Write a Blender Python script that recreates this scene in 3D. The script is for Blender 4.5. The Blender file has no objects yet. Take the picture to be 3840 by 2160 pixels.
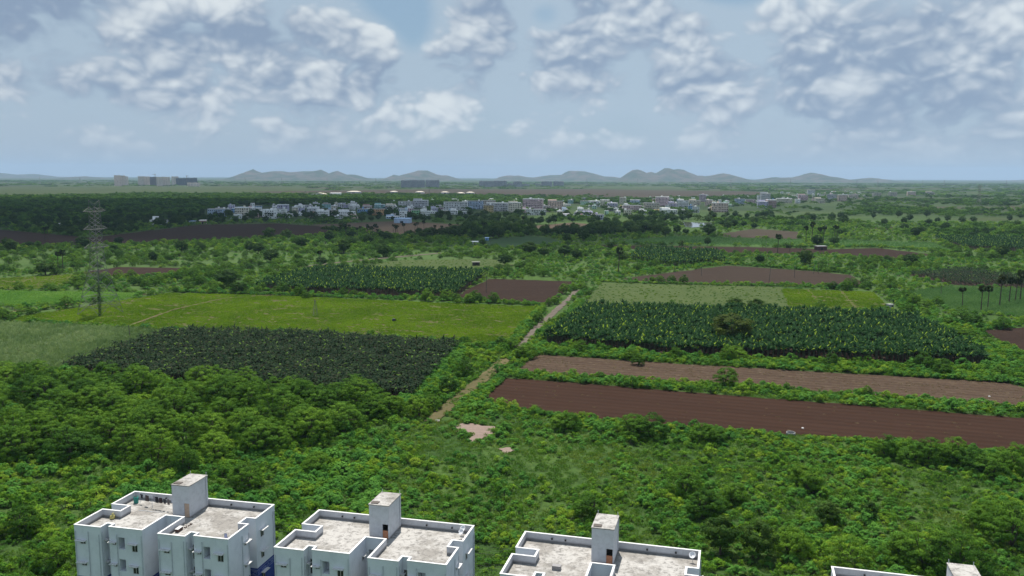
import bpy, bmesh, math, random
import numpy as np
from mathutils import Matrix, Vector

random.seed(7)
RNG = np.random.default_rng(11)
SC = bpy.context.scene
COL = SC.collection

# ------------------------------------------------------------------ camera
CAM_H, FPX, HOR = 57.0, 3200.0, 662.0          # metres, focal length and horizon row in photo pixels
_p = math.atan((1080 - HOR) / FPX); _r = math.radians(0.2)
FW = Vector((0, math.cos(_p), -math.sin(_p)))
_rt = Vector((1, 0, 0)); _up = _rt.cross(FW)
RT = _rt * math.cos(_r) + _up * math.sin(_r)
UP = -_rt * math.sin(_r) + _up * math.cos(_r)
cam_d = bpy.data.cameras.new('camera'); cam = bpy.data.objects.new('camera', cam_d); COL.objects.link(cam)
cam_d.sensor_width = 36; cam_d.lens = 36 * FPX / 3840
cam_d.clip_start = 0.5; cam_d.clip_end = 90000
cam.matrix_world = Matrix(((RT.x, UP.x, -FW.x, 0), (RT.y, UP.y, -FW.y, 0), (RT.z, UP.z, -FW.z, CAM_H), (0, 0, 0, 1)))
SC.camera = cam

def G(px, py, z=0.0):
    """photo pixel (3840 wide) -> point on the plane at height z"""
    d = FW + RT * ((px - 1920) / FPX) - UP * ((py - 1080) / FPX)
    t = (z - CAM_H) / d.z
    return Vector((d.x * t, d.y * t, z))
def D(x, y, z=0.0):
    """same, from the 2576 wide preview's pixels"""
    return G(x * 1.49068, y * 1.49068, z)
def at_depth(px, py, depth):
    """point on a pixel's ray at a given distance along +Y (depth from what the thing stands on)"""
    d = FW + RT * ((px - 1920) / FPX) - UP * ((py - 1080) / FPX)
    t = depth / d.y
    return Vector((d.x * t, depth, CAM_H + d.z * t))

# ------------------------------------------------------------------ node helper
class NT:
    def __init__(s, tree): s.t = tree; s.t.nodes.clear()
    def n(s, typ, **kw):
        nd = s.t.nodes.new(typ)
        for k, v in kw.items():
            if hasattr(nd, k): setattr(nd, k, v)
        return nd
    def l(s, a, b): s.t.links.new(a, b)
    def put(s, sock, v):
        if isinstance(v, bpy.types.NodeSocket): s.l(v, sock)
        elif v is not None: sock.default_value = v
    def m(s, op, a, b=None, c=None, clamp=False):
        nd = s.n('ShaderNodeMath', operation=op); nd.use_clamp = clamp
        s.put(nd.inputs[0], a)
        if b is not None: s.put(nd.inputs[1], b)
        if c is not None: s.put(nd.inputs[2], c)
        return nd.outputs[0]
    def vm(s, op, a, b=None, scale=None):
        nd = s.n('ShaderNodeVectorMath', operation=op)
        s.put(nd.inputs[0], a)
        if b is not None: s.put(nd.inputs[1], b)
        if scale is not None: s.put(nd.inputs[3], scale)
        return nd.outputs[0]
    def ss(s, v, a, b, lo=0.0, hi=1.0):
        nd = s.n('ShaderNodeMapRange', interpolation_type='SMOOTHSTEP')
        s.put(nd.inputs[0], v); nd.inputs[1].default_value = a; nd.inputs[2].default_value = b
        nd.inputs[3].default_value = lo; nd.inputs[4].default_value = hi
        return nd.outputs[0]
    def mix(s, f, a, b, mode='MIX'):
        nd = s.n('ShaderNodeMix', data_type='RGBA', blend_type=mode)
        s.put(nd.inputs[0], f)
        for sock, v in ((nd.inputs[6], a), (nd.inputs[7], b)):
            s.put(sock, (*v, 1) if isinstance(v, tuple) and len(v) == 3 else v)
        return nd.outputs[2]
    def noise(s, vec, scale, detail=4, rough=0.5, dist=0.0):
        nd = s.n('ShaderNodeTexNoise'); s.put(nd.inputs['Vector'], vec)
        nd.inputs['Scale'].default_value = scale; nd.inputs['Detail'].default_value = detail
        nd.inputs['Roughness'].default_value = rough; nd.inputs['Distortion'].default_value = dist
        return nd.outputs[0]
    def scalev(s, vec, sx, sy, sz):
        return s.vm('MULTIPLY', vec, (sx, sy, sz))

# ------------------------------------------------------------------ world: sky with clouds
SUN_EL, SUN_AZ = 66.0, -6.0                      # degrees; azimuth from +Y, negative to the left
world = bpy.data.worlds.new('World'); SC.world = world; world.use_nodes = True
W = NT(world.node_tree)
sky = W.n('ShaderNodeTexSky', sky_type='NISHITA'); sky.sun_disc = False
sky.sun_elevation = math.radians(SUN_EL); sky.sun_rotation = math.radians(SUN_AZ)
sky.air_density = 1.0; sky.dust_density = 0.6; sky.ozone_density = 2.0
tc = W.n('ShaderNodeTexCoord'); dirv = tc.outputs['Generated']
sep = W.n('ShaderNodeSeparateXYZ'); W.l(dirv, sep.inputs[0])
az = W.m('MULTIPLY', W.m('ARCTAN2', sep.outputs[0], sep.outputs[1]), 57.29578)
el = W.m('MULTIPLY', W.m('ARCSINE', sep.outputs[2]), 57.29578)
v0 = W.scalev(dirv, 1.0, 1.0, 1.5)
wob = W.n('ShaderNodeTexNoise'); W.l(v0, wob.inputs['Vector']); wob.inputs['Scale'].default_value = 13.0; wob.inputs['Detail'].default_value = 2
v0 = W.vm('ADD', v0, W.vm('SCALE', W.vm('SUBTRACT', wob.outputs[1], (0.5, 0.5, 0.5)), scale=0.045))
def dens(v, puffs=True):
    a = W.noise(v, 3.5, 6 if puffs else 2, 0.56)
    if not puffs: return W.m('ADD', W.m('MULTIPLY', a, 0.75), 0.20)
    vo = W.n('ShaderNodeTexVoronoi', feature='F1'); W.l(v, vo.inputs['Vector']); vo.inputs['Scale'].default_value = 13.5
    vo.inputs['Detail'].default_value = 2.0; vo.inputs['Roughness'].default_value = 0.5; vo.inputs['Lacunarity'].default_value = 2.4
    puff = W.m('SUBTRACT', 1.0, vo.outputs['Distance'])
    return W.m('ADD', W.m('MULTIPLY', a, 0.75), W.m('MULTIPLY', puff, 0.34))
d0 = dens(v0)
d1 = dens(W.vm('ADD', v0, (-0.004, 0.0, 0.012)))          # a little up: relief of the puffs
d2 = dens(W.vm('ADD', v0, (-0.010, 0.0, 0.060)), False)   # well above: light top, grey base of a whole cloud
azel = W.n('ShaderNodeCombineXYZ'); W.l(az, azel.inputs[0]); W.l(el, azel.inputs[1])
def total(lst):
    """soft masses in the sky: centres and radii in photo pixels -> degrees, weight"""
    s_ = 0.0
    for px, py, rx, ry, w in lst:
        c = (math.degrees(math.atan((px - 1920) / FPX)), math.degrees(math.atan((HOR - py) / FPX)), 0.0)
        k = (1 / math.degrees(rx / FPX), 1 / math.degrees(ry / FPX), 0.0)
        v = W.vm('MULTIPLY', W.vm('SUBTRACT', azel.outputs[0], c), k)
        dt = W.n('ShaderNodeVectorMath', operation='DOT_PRODUCT'); W.l(v, dt.inputs[0]); W.l(v, dt.inputs[1])
        s_ = W.m('MULTIPLY_ADD', W.m('POWER', 0.367879, dt.outputs['Value']), w, s_)
    return s_
cov = total([(150, 60, 420, 170, 0.15), (1050, 160, 400, 190, 0.20), (1400, 180, 90, 130, 0.10), (1500, 10, 150, 140, -0.30),
             (1560, 150, 60, 90, -0.12), (640, 0, 80, 40, -0.15), (1120, 20, 120, 40, -0.10), (1820, 60, 150, 120, 0.19), (2140, 200, 150, 130, 0.20), (2040, 80, 80, 60, -0.24),
             (2450, 90, 210, 100, 0.20), (2690, 0, 160, 70, -0.28), (2760, 190, 120, 40, -0.06), (3000, 260, 420, 170, 0.14),
             (3600, 120, 260, 170, 0.15), (3830, 90, 50, 200, -0.10), (1750, 330, 300, 90, 0.12), (450, 370, 420, 70, 0.12), (2500, 330, 300, 80, 0.10)])
dark = total([(150, 150, 360, 110, 0.58), (620, 225, 420, 55, 0.22), (880, 180, 230, 40, 0.40), (1230, 330, 280, 70, 0.35), (2150, 262, 110, 28, 0.35),
              (2950, 450, 420, 70, 0.30), (3420, 290, 170, 160, 0.30), (950, 50, 320, 60, -0.22), (480, 160, 70, 60, -0.45), (2420, 80, 200, 60, -0.2), (2200, 30, 90, 50, 0.3), (1750, 20, 140, 60, -0.15), (1440, 150, 60, 120, -0.2)])
field = W.m('SUBTRACT', W.m('ADD', d0, cov), W.ss(el, 12.0, 45.0, 0.0, 0.15))     # gaps between cumulus open towards the zenith
mask = W.ss(field, 0.385, 0.53)
soft = W.m('ADD', d2, cov)
lit = W.m('ADD', W.m('MULTIPLY', W.m('SUBTRACT', d0, d1), 3.0), 0.78)
lit = W.m('ADD', lit, W.m('MULTIPLY', W.m('SUBTRACT', d0, d2), 2.3))
lit = W.m('SUBTRACT', lit, dark)
lit = W.m('SUBTRACT', lit, W.ss(soft, 0.52, 0.85, 0.0, 0.34))
lit = W.ss(lit, -0.30, 1.15)
cloud = W.mix(lit, (0.265, 0.355, 0.49), (0.74, 0.80, 0.835))
veil = W.ss(el, -0.4, 4.6, 0.0, 0.95)                       # distant moist air swallows the clouds towards the horizon
blue = W.mix(W.ss(el, 8.0, 40.0, 0.5, 0.0), W.vm('MULTIPLY', sky.outputs[0], (0.062, 0.070, 0.074)), (0.27, 0.45, 0.62))
thin = W.mix(W.ss(soft, 0.40, 0.60, 0.25, 0.85), blue, (0.44, 0.545, 0.65))
airv = W.mix(W.noise(W.scalev(dirv, 5.0, 5.0, 7.0), 1.0, 2), (0.37, 0.455, 0.55), (0.46, 0.54, 0.62))
air = W.mix(W.m('MULTIPLY', W.ss(dark, 0.05, 0.6), 0.5), airv, (0.27, 0.36, 0.50))
col = W.mix(mask, thin, cloud)
col = W.mix(veil, air, col)
bg = W.n('ShaderNodeBackground'); W.l(col, bg.inputs[0]); bg.inputs[1].default_value = 0.74
world.cycles.sampling_method = 'MANUAL'; world.cycles.sample_map_resolution = 128
wo = W.n('ShaderNodeOutputWorld'); W.l(bg.outputs[0], wo.inputs[0])

# ------------------------------------------------------------------ sun and exposure
sun_d = bpy.data.lights.new('sun', 'SUN'); sun = bpy.data.objects.new('sun', sun_d); COL.objects.link(sun)
sun_d.energy = 4.8; sun_d.angle = math.radians(0.53); sun_d.color = (1.0, 0.95, 0.87)
_e, _a = math.radians(SUN_EL), math.radians(SUN_AZ)
SUNV = Vector((math.sin(_a) * math.cos(_e), math.cos(_a) * math.cos(_e), math.sin(_e)))
sun.rotation_euler = SUNV.to_track_quat('Z', 'Y').to_euler()
SC.view_settings.view_transform = 'Standard'; SC.view_settings.look = 'None'
SC.view_settings.gamma = 1.0; SC.view_settings.exposure = 0.46; SC.view_settings.use_curve_mapping = False
SC.cycles.max_bounces = 5; SC.cycles.diffuse_bounces = 2; SC.cycles.glossy_bounces = 2; SC.cycles.transmission_bounces = 2
SC.cycles.volume_bounces = 0; SC.cycles.transparent_max_bounces = 10

# ------------------------------------------------------------------ object helpers
def tag(o, label=None, cat=None, group=None, kind=None):
    if label: o['label'] = label
    if cat: o['category'] = cat
    if group: o['group'] = group
    if kind: o['kind'] = kind
    return o
def empty(name, loc=(0, 0, 0), rz=0.0):
    o = bpy.data.objects.new(name, None); COL.objects.link(o)
    o.location = loc; o.rotation_euler = (0, 0, rz); o.empty_display_size = 0.5
    return o
def link(name, me, parent=None, mats=None, loc=None, rz=None, sc=None):
    o = bpy.data.objects.new(name, me); COL.objects.link(o)
    if parent is not None: o.parent = parent
    if loc is not None: o.location = loc
    if rz is not None: o.rotation_euler = (0, 0, rz)
    if sc is not None: o.scale = sc if hasattr(sc, '__len__') else (sc, sc, sc)
    return o
class MB:
    """collects boxes, quads, tubes; build() links them as one mesh object"""
    def __init__(s): s.v = []; s.f = []
    def quad(s, *p):
        i = len(s.v); s.v += [tuple(q) for q in p]; s.f.append(tuple(range(i, i + len(p)))); return s
    def box(s, x0, x1, y0, y1, z0, z1):
        i = len(s.v)
        s.v += [(x0, y0, z0), (x1, y0, z0), (x1, y1, z0), (x0, y1, z0), (x0, y0, z1), (x1, y0, z1), (x1, y1, z1), (x0, y1, z1)]
        s.f += [(i, i + 3, i + 2, i + 1), (i + 4, i + 5, i + 6, i + 7), (i, i + 1, i + 5, i + 4), (i + 1, i + 2, i + 6, i + 5), (i + 2, i + 3, i + 7, i + 6), (i + 3, i, i + 4, i + 7)]
        return s
    def tube(s, pts, rad, n=6, cap=True):
        pts = [Vector(p) for p in pts]
        if not hasattr(rad, '__len__'): rad = [rad] * len(pts)
        base = len(s.v); prev = None
        for k, p in enumerate(pts):
            t = (pts[min(k + 1, len(pts) - 1)] - pts[max(k - 1, 0)]).normalized()
            a = Vector((1, 0, 0)) if abs(t.x) < 0.8 else Vector((0, 1, 0))
            if prev is not None: a = prev
            b = t.cross(a).normalized(); a2 = b.cross(t).normalized(); prev = a2
            for j in range(n):
                w = 2 * math.pi * j / n
                s.v.append(tuple(p + (a2 * math.cos(w) + b * math.sin(w)) * rad[k]))
        for k in range(len(pts) - 1):
            for j in range(n):
                i0 = base + k * n + j; i1 = base + k * n + (j + 1) % n
                s.f.append((i0, i1, i1 + n, i0 + n))
        if cap:
            s.f.append(tuple(base + j for j in reversed(range(n))))
            s.f.append(tuple(base + (len(pts) - 1) * n + j for j in range(n)))
        return s
    def bar(s, a, b, r): return s.tube([a, b], r, 4, True)
    def lathe(s, prof, n=14, c=(0, 0)):
        base = len(s.v)
        for (r, z) in prof:
            for j in range(n):
                w = 2 * math.pi * j / n; s.v.append((c[0] + r * math.cos(w), c[1] + r * math.sin(w), z))
        for k in range(len(prof) - 1):
            for j in range(n):
                i0 = base + k * n + j; i1 = base + k * n + (j + 1) % n
                s.f.append((i0, i1, i1 + n, i0 + n))
        return s
    def mesh(s, name, mat, smooth=False):
        me = bpy.data.meshes.new(name); me.from_pydata(s.v, [], s.f)
        if mat is not None: me.materials.append(mat)
        if smooth: me.shade_smooth()
        me.update(); return me
    def build(s, name, mat, parent=None, smooth=False, **kw):
        return link(name, s.mesh(name, mat, smooth), parent, **kw)

# ------------------------------------------------------------------ materials
def mat_new(name):
    m = bpy.data.materials.new(name); m.use_nodes = True
    return m, NT(m.node_tree)
def finish(T, color, rough=0.8, spec=0.25, bump=None, bstr=0.3, bdist=0.1, metal=0.0):
    b = T.n('ShaderNodeBsdfPrincipled'); T.put(b.inputs['Base Color'], (*color, 1) if isinstance(color, tuple) else color)
    T.put(b.inputs['Roughness'], rough); b.inputs['Specular IOR Level'].default_value = spec; b.inputs['Metallic'].default_value = metal
    if bump is not None:
        bn = T.n('ShaderNodeBump'); bn.inputs['Strength'].default_value = bstr; bn.inputs['Distance'].default_value = bdist
        T.l(bump, bn.inputs['Height']); T.l(bn.outputs[0], b.inputs['Normal'])
    o = T.n('ShaderNodeOutputMaterial'); T.l(b.outputs[0], o.inputs[0])
_plain = {}
def plain(name, col, rough=0.7, var=0.12, scale=3.0, spec=0.25, metal=0.0):
    """one colour with soft mottling"""
    if name in _plain: return _plain[name]
    m, T = mat_new(name)
    g = T.n('ShaderNodeTexCoord').outputs['Object']
    f = T.noise(g, scale, 5, 0.6)
    lo = tuple(c * (1 - var) for c in col); hi = tuple(min(1, c * (1 + var)) for c in col)
    finish(T, T.mix(T.ss(f, 0.3, 0.7), lo, hi), rough, spec, metal=metal)
    _plain[name] = m; return m
def foliage(name, cols, transl=0.35, rough=0.6, patch=0.035, spec=0.03, rand=0.5):
    """leaf colours from the plant's own variation: per plant, per clump and by patches of ground"""
    m, T = mat_new(name)
    oi = T.n('ShaderNodeObjectInfo').outputs['Random']
    pos = T.n('ShaderNodeNewGeometry').outputs['Position']
    at = T.n('ShaderNodeAttribute'); at.attribute_name = 'tint'
    big = T.ss(T.noise(pos, patch, 3, 0.55), 0.32, 0.68)
    f = T.m('ADD', T.m('MULTIPLY', oi, rand), T.m('MULTIPLY', big, 0.55))
    f = T.m('ADD', f, T.m('MULTIPLY', T.m('SUBTRACT', at.outputs['Fac'], 0.5), 0.65))
    f = T.m('MULTIPLY', T.m('ADD', f, 0.0), 1.0 / (0.55 + rand), clamp=True)
    rp = T.n('ShaderNodeValToRGB'); T.l(f, rp.inputs[0])
    e = rp.color_ramp.elements
    e[0].color = (*cols[0], 1); e[1].color = (*cols[-1], 1)
    for i, c in enumerate(cols[1:-1]):
        x = e.new((i + 1) / (len(cols) - 1)); x.color = (*c, 1)
    b = T.n('ShaderNodeBsdfPrincipled'); T.l(rp.outputs[0], b.inputs['Base Color']); b.inputs['Roughness'].default_value = rough
    b.inputs['Specular IOR Level'].default_value = spec
    tr = T.n('ShaderNodeBsdfTranslucent')
    tcx = T.mix(1.0, rp.outputs[0], (1.25, 1.3, 0.55), 'MULTIPLY'); T.l(tcx, tr.inputs[0])
    mx = T.n('ShaderNodeMixShader'); mx.inputs[0].default_value = transl
    T.l(b.outputs[0], mx.inputs[1]); T.l(tr.outputs[0], mx.inputs[2])
    o = T.n('ShaderNodeOutputMaterial'); T.l(mx.outputs[0], o.inputs[0])
    return m
def soil(name, c0, c1, ang, row=1.1, straw=0.0, strawc=(0.16, 0.12, 0.085), streak=14.0, furrow=0.5):
    """tilled earth: furrows along ang (degrees), streaks, pale straw specks"""
    m, T = mat_new(name)
    pos = T.n('ShaderNodeNewGeometry').outputs['Position']
    mp = T.n('ShaderNodeMapping'); T.l(pos, mp.inputs[0]); mp.inputs['Rotation'].default_value = (0, 0, -math.radians(ang))
    p = mp.outputs[0]
    s1 = T.noise(T.scalev(p, 1 / streak / 2.5, 1.0, 1.0), 1.0, 5, 0.65)
    s2 = T.noise(T.scalev(p, 0.02, 0.12, 1.0), 1.0, 4, 0.6)
    fine = T.noise(p, 2.2, 5, 0.7)
    wv = T.n('ShaderNodeTexWave', wave_type='BANDS', bands_direction='Y'); T.l(p, wv.inputs[0]); wv.inputs['Scale'].default_value = 0.314 / row
    wv.inputs['Distortion'].default_value = 1.2; wv.inputs['Detail'].default_value = 3; wv.inputs['Detail Scale'].default_value = 0.6
    f = T.m('ADD', T.m('MULTIPLY', s1, 0.5), T.m('MULTIPLY', s2, 0.5))
    c = T.mix(T.ss(f, 0.33, 0.67), c0, c1)
    c = T.mix(T.m('MULTIPLY', T.ss(wv.outputs[1], 0.1, 0.9), 0.35 * furrow), c, tuple(x * 0.6 for x in c0))
    c = T.mix(T.m('MULTIPLY', T.ss(fine, 0.45, 0.75), 0.35), c, tuple(x * 1.45 for x in c1))
    if straw:
        sp = T.ss(T.noise(T.scalev(p, 0.35, 1.3, 1), 1.0, 6, 0.75), 0.52, 0.68)
        c = T.mix(T.m('MULTIPLY', sp, straw), c, strawc)
    h = T.m('ADD', T.m('MULTIPLY', wv.outputs[1], 0.6), T.m('MULTIPLY', fine, 0.6))
    finish(T, c, 0.95, 0.05, h, 0.7, 0.18)
    return m
def turf(name, cols, scale=0.05, fine=1.2, bstr=0.8):
    m, T = mat_new(name)
    pos = T.n('ShaderNodeNewGeometry').outputs['Position']
    a = T.noise(pos, scale, 5, 0.6); b = T.noise(pos, fine, 6, 0.7)
    c = T.mix(T.ss(a, 0.35, 0.65), cols[0], cols[1])
    c = T.mix(T.ss(b, 0.4, 0.75), c, cols[2])
    finish(T, c, 0.95, 0.05, b, bstr, 0.3)
    return m
# ------------------------------------------------------------------ ground
def edge_angle(a, b):
    p, q = D(*a), D(*b); return math.degrees(math.atan2(q.y - p.y, q.x - p.x))
def ground_material():
    m, T = mat_new('scrub_ground')
    pos = T.n('ShaderNodeNewGeometry').outputs['Position']
    dist = T.vm('LENGTH', pos); dn = T.n('ShaderNodeVectorMath', operation='LENGTH'); T.l(pos, dn.inputs[0])
    dist = dn.outputs['Value']
    a = T.noise(pos, 0.045, 5, 0.6); b = T.noise(pos, 1.1, 6, 0.7); big = T.noise(pos, 0.004, 4, 0.6)
    near = T.mix(T.ss(a, 0.35, 0.62), (0.036, 0.076, 0.018), (0.062, 0.112, 0.026))
    near = T.mix(T.m('MULTIPLY', T.ss(b, 0.52, 0.75), 0.5), near, (0.115, 0.11, 0.045)); near = T.mix(T.m('MULTIPLY', T.ss(T.noise(pos, 0.5, 6, 0.75), 0.45, 0.62), 0.75), near, (0.022, 0.045, 0.012))
    vo = T.n('ShaderNodeTexVoronoi'); T.l(T.scalev(pos, 0.0016, 0.0034, 1), vo.inputs['Vector']); vo.inputs['Scale'].default_value = 1.0
    sc = T.n('ShaderNodeSeparateColor'); T.l(vo.outputs['Color'], sc.inputs[0])
    rp = T.n('ShaderNodeValToRGB'); T.l(sc.outputs[0], rp.inputs[0]); rp.color_ramp.interpolation = 'CONSTANT'
    e = rp.color_ramp.elements; e[0].color = (0.05, 0.075, 0.03, 1); e[1].position = 0.25; e[1].color = (0.07, 0.10, 0.035, 1)
    for p_, c_ in ((0.5, (0.085, 0.075, 0.05)), (0.66, (0.04, 0.065, 0.03)), (0.82, (0.10, 0.12, 0.05))):
        x = e.new(p_); x.color = (*c_, 1)
    mid = T.mix(T.ss(T.noise(pos, 0.011, 5, 0.65), 0.42, 0.6), near, (0.062, 0.104, 0.032))            # open grassland away from the blocks
    near = T.mix(T.ss(dist, 300, 420), near, mid)
    far = T.mix(T.ss(big, 0.4, 0.6), T.mix(1.0, rp.outputs[0], (0.72, 0.72, 0.72), 'MULTIPLY'), (0.045, 0.072, 0.028))
    far = T.mix(T.m('MULTIPLY', T.ss(T.noise(pos, 0.02, 5, 0.7), 0.42, 0.7), 0.7), far, (0.028, 0.048, 0.022))
    c = T.mix(T.ss(dist, 900, 1700), near, far)
    finish(T, c, 0.95, 0.05, b, 0.8, 0.3)
    return m
GR = 30000.0
g = MB(); n = 48
rings = [0.0, 60, 130, 250, 500, 1000, 2000, 4000, 8000, 16000, GR]
g.v.append((0, 0, 0))
for r in rings[1:]:
    for j in range(n): g.v.append((r * math.cos(2 * math.pi * j / n), r * math.sin(2 * math.pi * j / n), 0))
for j in range(n): g.f.append((0, 1 + j, 1 + (j + 1) % n))
for k in range(len(rings) - 2):
    for j in range(n):
        a = 1 + k * n + j; b = 1 + k * n + (j + 1) % n; g.f.append((a, a + n, b + n, b))
tag(g.build('ground', ground_material()), 'flat green plain stretching to the horizon', 'ground', kind='structure')

BR = (0.062, 0.034, 0.028), (0.088, 0.048, 0.038)
A1 = edge_angle((1268, 950), (2576, 1052))
SOIL1 = soil('ploughed_earth', (0.032, 0.0165, 0.0110), (0.043, 0.0225, 0.0150), A1, 3.2, 0.16, (0.085, 0.062, 0.042), streak=20, furrow=1.0)
SOIL2 = soil('stubble_earth', (0.052, 0.034, 0.024), (0.074, 0.050, 0.035), A1, 3.0, 0.85, (0.15, 0.118, 0.076), furrow=0.8)
SOIL3 = soil('dry_earth', (0.0320, 0.0222, 0.0168), (0.0433, 0.0303, 0.0222), edge_angle((1640, 705), (2180, 718)), 1.5, 0.25)
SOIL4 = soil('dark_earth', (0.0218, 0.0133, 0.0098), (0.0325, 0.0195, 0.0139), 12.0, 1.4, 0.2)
SOIL5 = soil('pale_earth', (0.0672, 0.0504, 0.0357), (0.0924, 0.0693, 0.0504), 5.0, 2.0, 0.4, (0.1092, 0.0882, 0.0588))
SOIL6 = soil('row_earth', (0.0450, 0.0338, 0.0248), (0.0675, 0.0540, 0.0382), 40.0, 6.0, 0.45, (0.0405, 0.0540, 0.0203), furrow=1.3)
TURF_PALE = turf('fallow_turf', [(0.0475, 0.0754, 0.0225), (0.0625, 0.0899, 0.0293), (0.0700, 0.0841, 0.0338)], 0.06, 1.6)
TURF_GREEN = turf('crop_turf', [(0.0440, 0.0920, 0.0280), (0.0680, 0.1280, 0.0400), (0.0800, 0.1520, 0.0480)], 0.03, 0.9)
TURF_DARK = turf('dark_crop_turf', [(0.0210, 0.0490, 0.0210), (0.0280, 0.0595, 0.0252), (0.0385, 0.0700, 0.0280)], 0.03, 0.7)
TURF_LIGHT = turf('light_far_turf', [(0.0413, 0.0599, 0.0206), (0.0562, 0.0743, 0.0289), (0.0338, 0.0475, 0.0206)], 0.006, 0.05)
TURF_BROWN = turf('brown_far_turf', [(0.0500, 0.0386, 0.0294), (0.0597, 0.0487, 0.0336), (0.0347, 0.0345, 0.0210)], 0.006, 0.05)
UNDER_DARK = soil('plantation_earth', (0.0350, 0.0238, 0.0182), (0.0525, 0.0350, 0.0266), 20.0, 2.4, 0.5, (0.0840, 0.0630, 0.0385))
UNDER_GREEN = turf('crop_floor', [(0.06, 0.075, 0.02), (0.085, 0.095, 0.028), (0.10, 0.075, 0.045)], 0.08, 1.4)
PATH = soil('track_earth', (0.1037, 0.0864, 0.0713), (0.1339, 0.1145, 0.0950), 60.0, 3.0, 0.3, (0.0691, 0.0648, 0.0389), furrow=0.4)
PATH_G = soil('grassy_track', (0.0780, 0.0720, 0.0330), (0.1200, 0.0990, 0.0510), 60.0, 3.0, 0.5, (0.0600, 0.0840, 0.0240), furrow=0.3)
BARE = soil('bare_earth', (0.1800, 0.1350, 0.1140), (0.2520, 0.1950, 0.1650), 0.0, 6.0, 0.35, (0.1200, 0.1020, 0.0660), furrow=0.2)

POLY = {}          # name -> Nx2 polygon on the ground, for keeping plants in or out
def poly_xy(pts): return np.array([tuple(D(*p))[:2] for p in pts])
def inside(P, xy):
    x, y = xy[:, 0], xy[:, 1]; r = np.zeros(len(xy), bool); j = len(P) - 1
    for i in range(len(P)):
        c = (P[i, 1] > y) != (P[j, 1] > y)
        with np.errstate(divide='ignore', invalid='ignore'):
            t = x < (P[j, 0] - P[i, 0]) * (y - P[i, 1]) / (P[j, 1] - P[i, 1]) + P[i, 0]
        r ^= c & t; j = i
    return r
def densify(P, step, jit, seed):
    """cut a field's outline into short uneven steps so that its edge is not ruled"""
    rg = np.random.default_rng(seed); out = []
    for i in range(len(P)):
        a, b = P[i], P[(i + 1) % len(P)]; L = np.hypot(*(b - a)); k = max(1, int(L / step)); nrm = np.array([-(b - a)[1], (b - a)[0]]) / max(L, 1e-6)
        for q in range(k):
            out.append(a + (b - a) * q / k + nrm * rg.normal(0, jit) * (1 if q else 0))
    return np.array(out)
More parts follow.
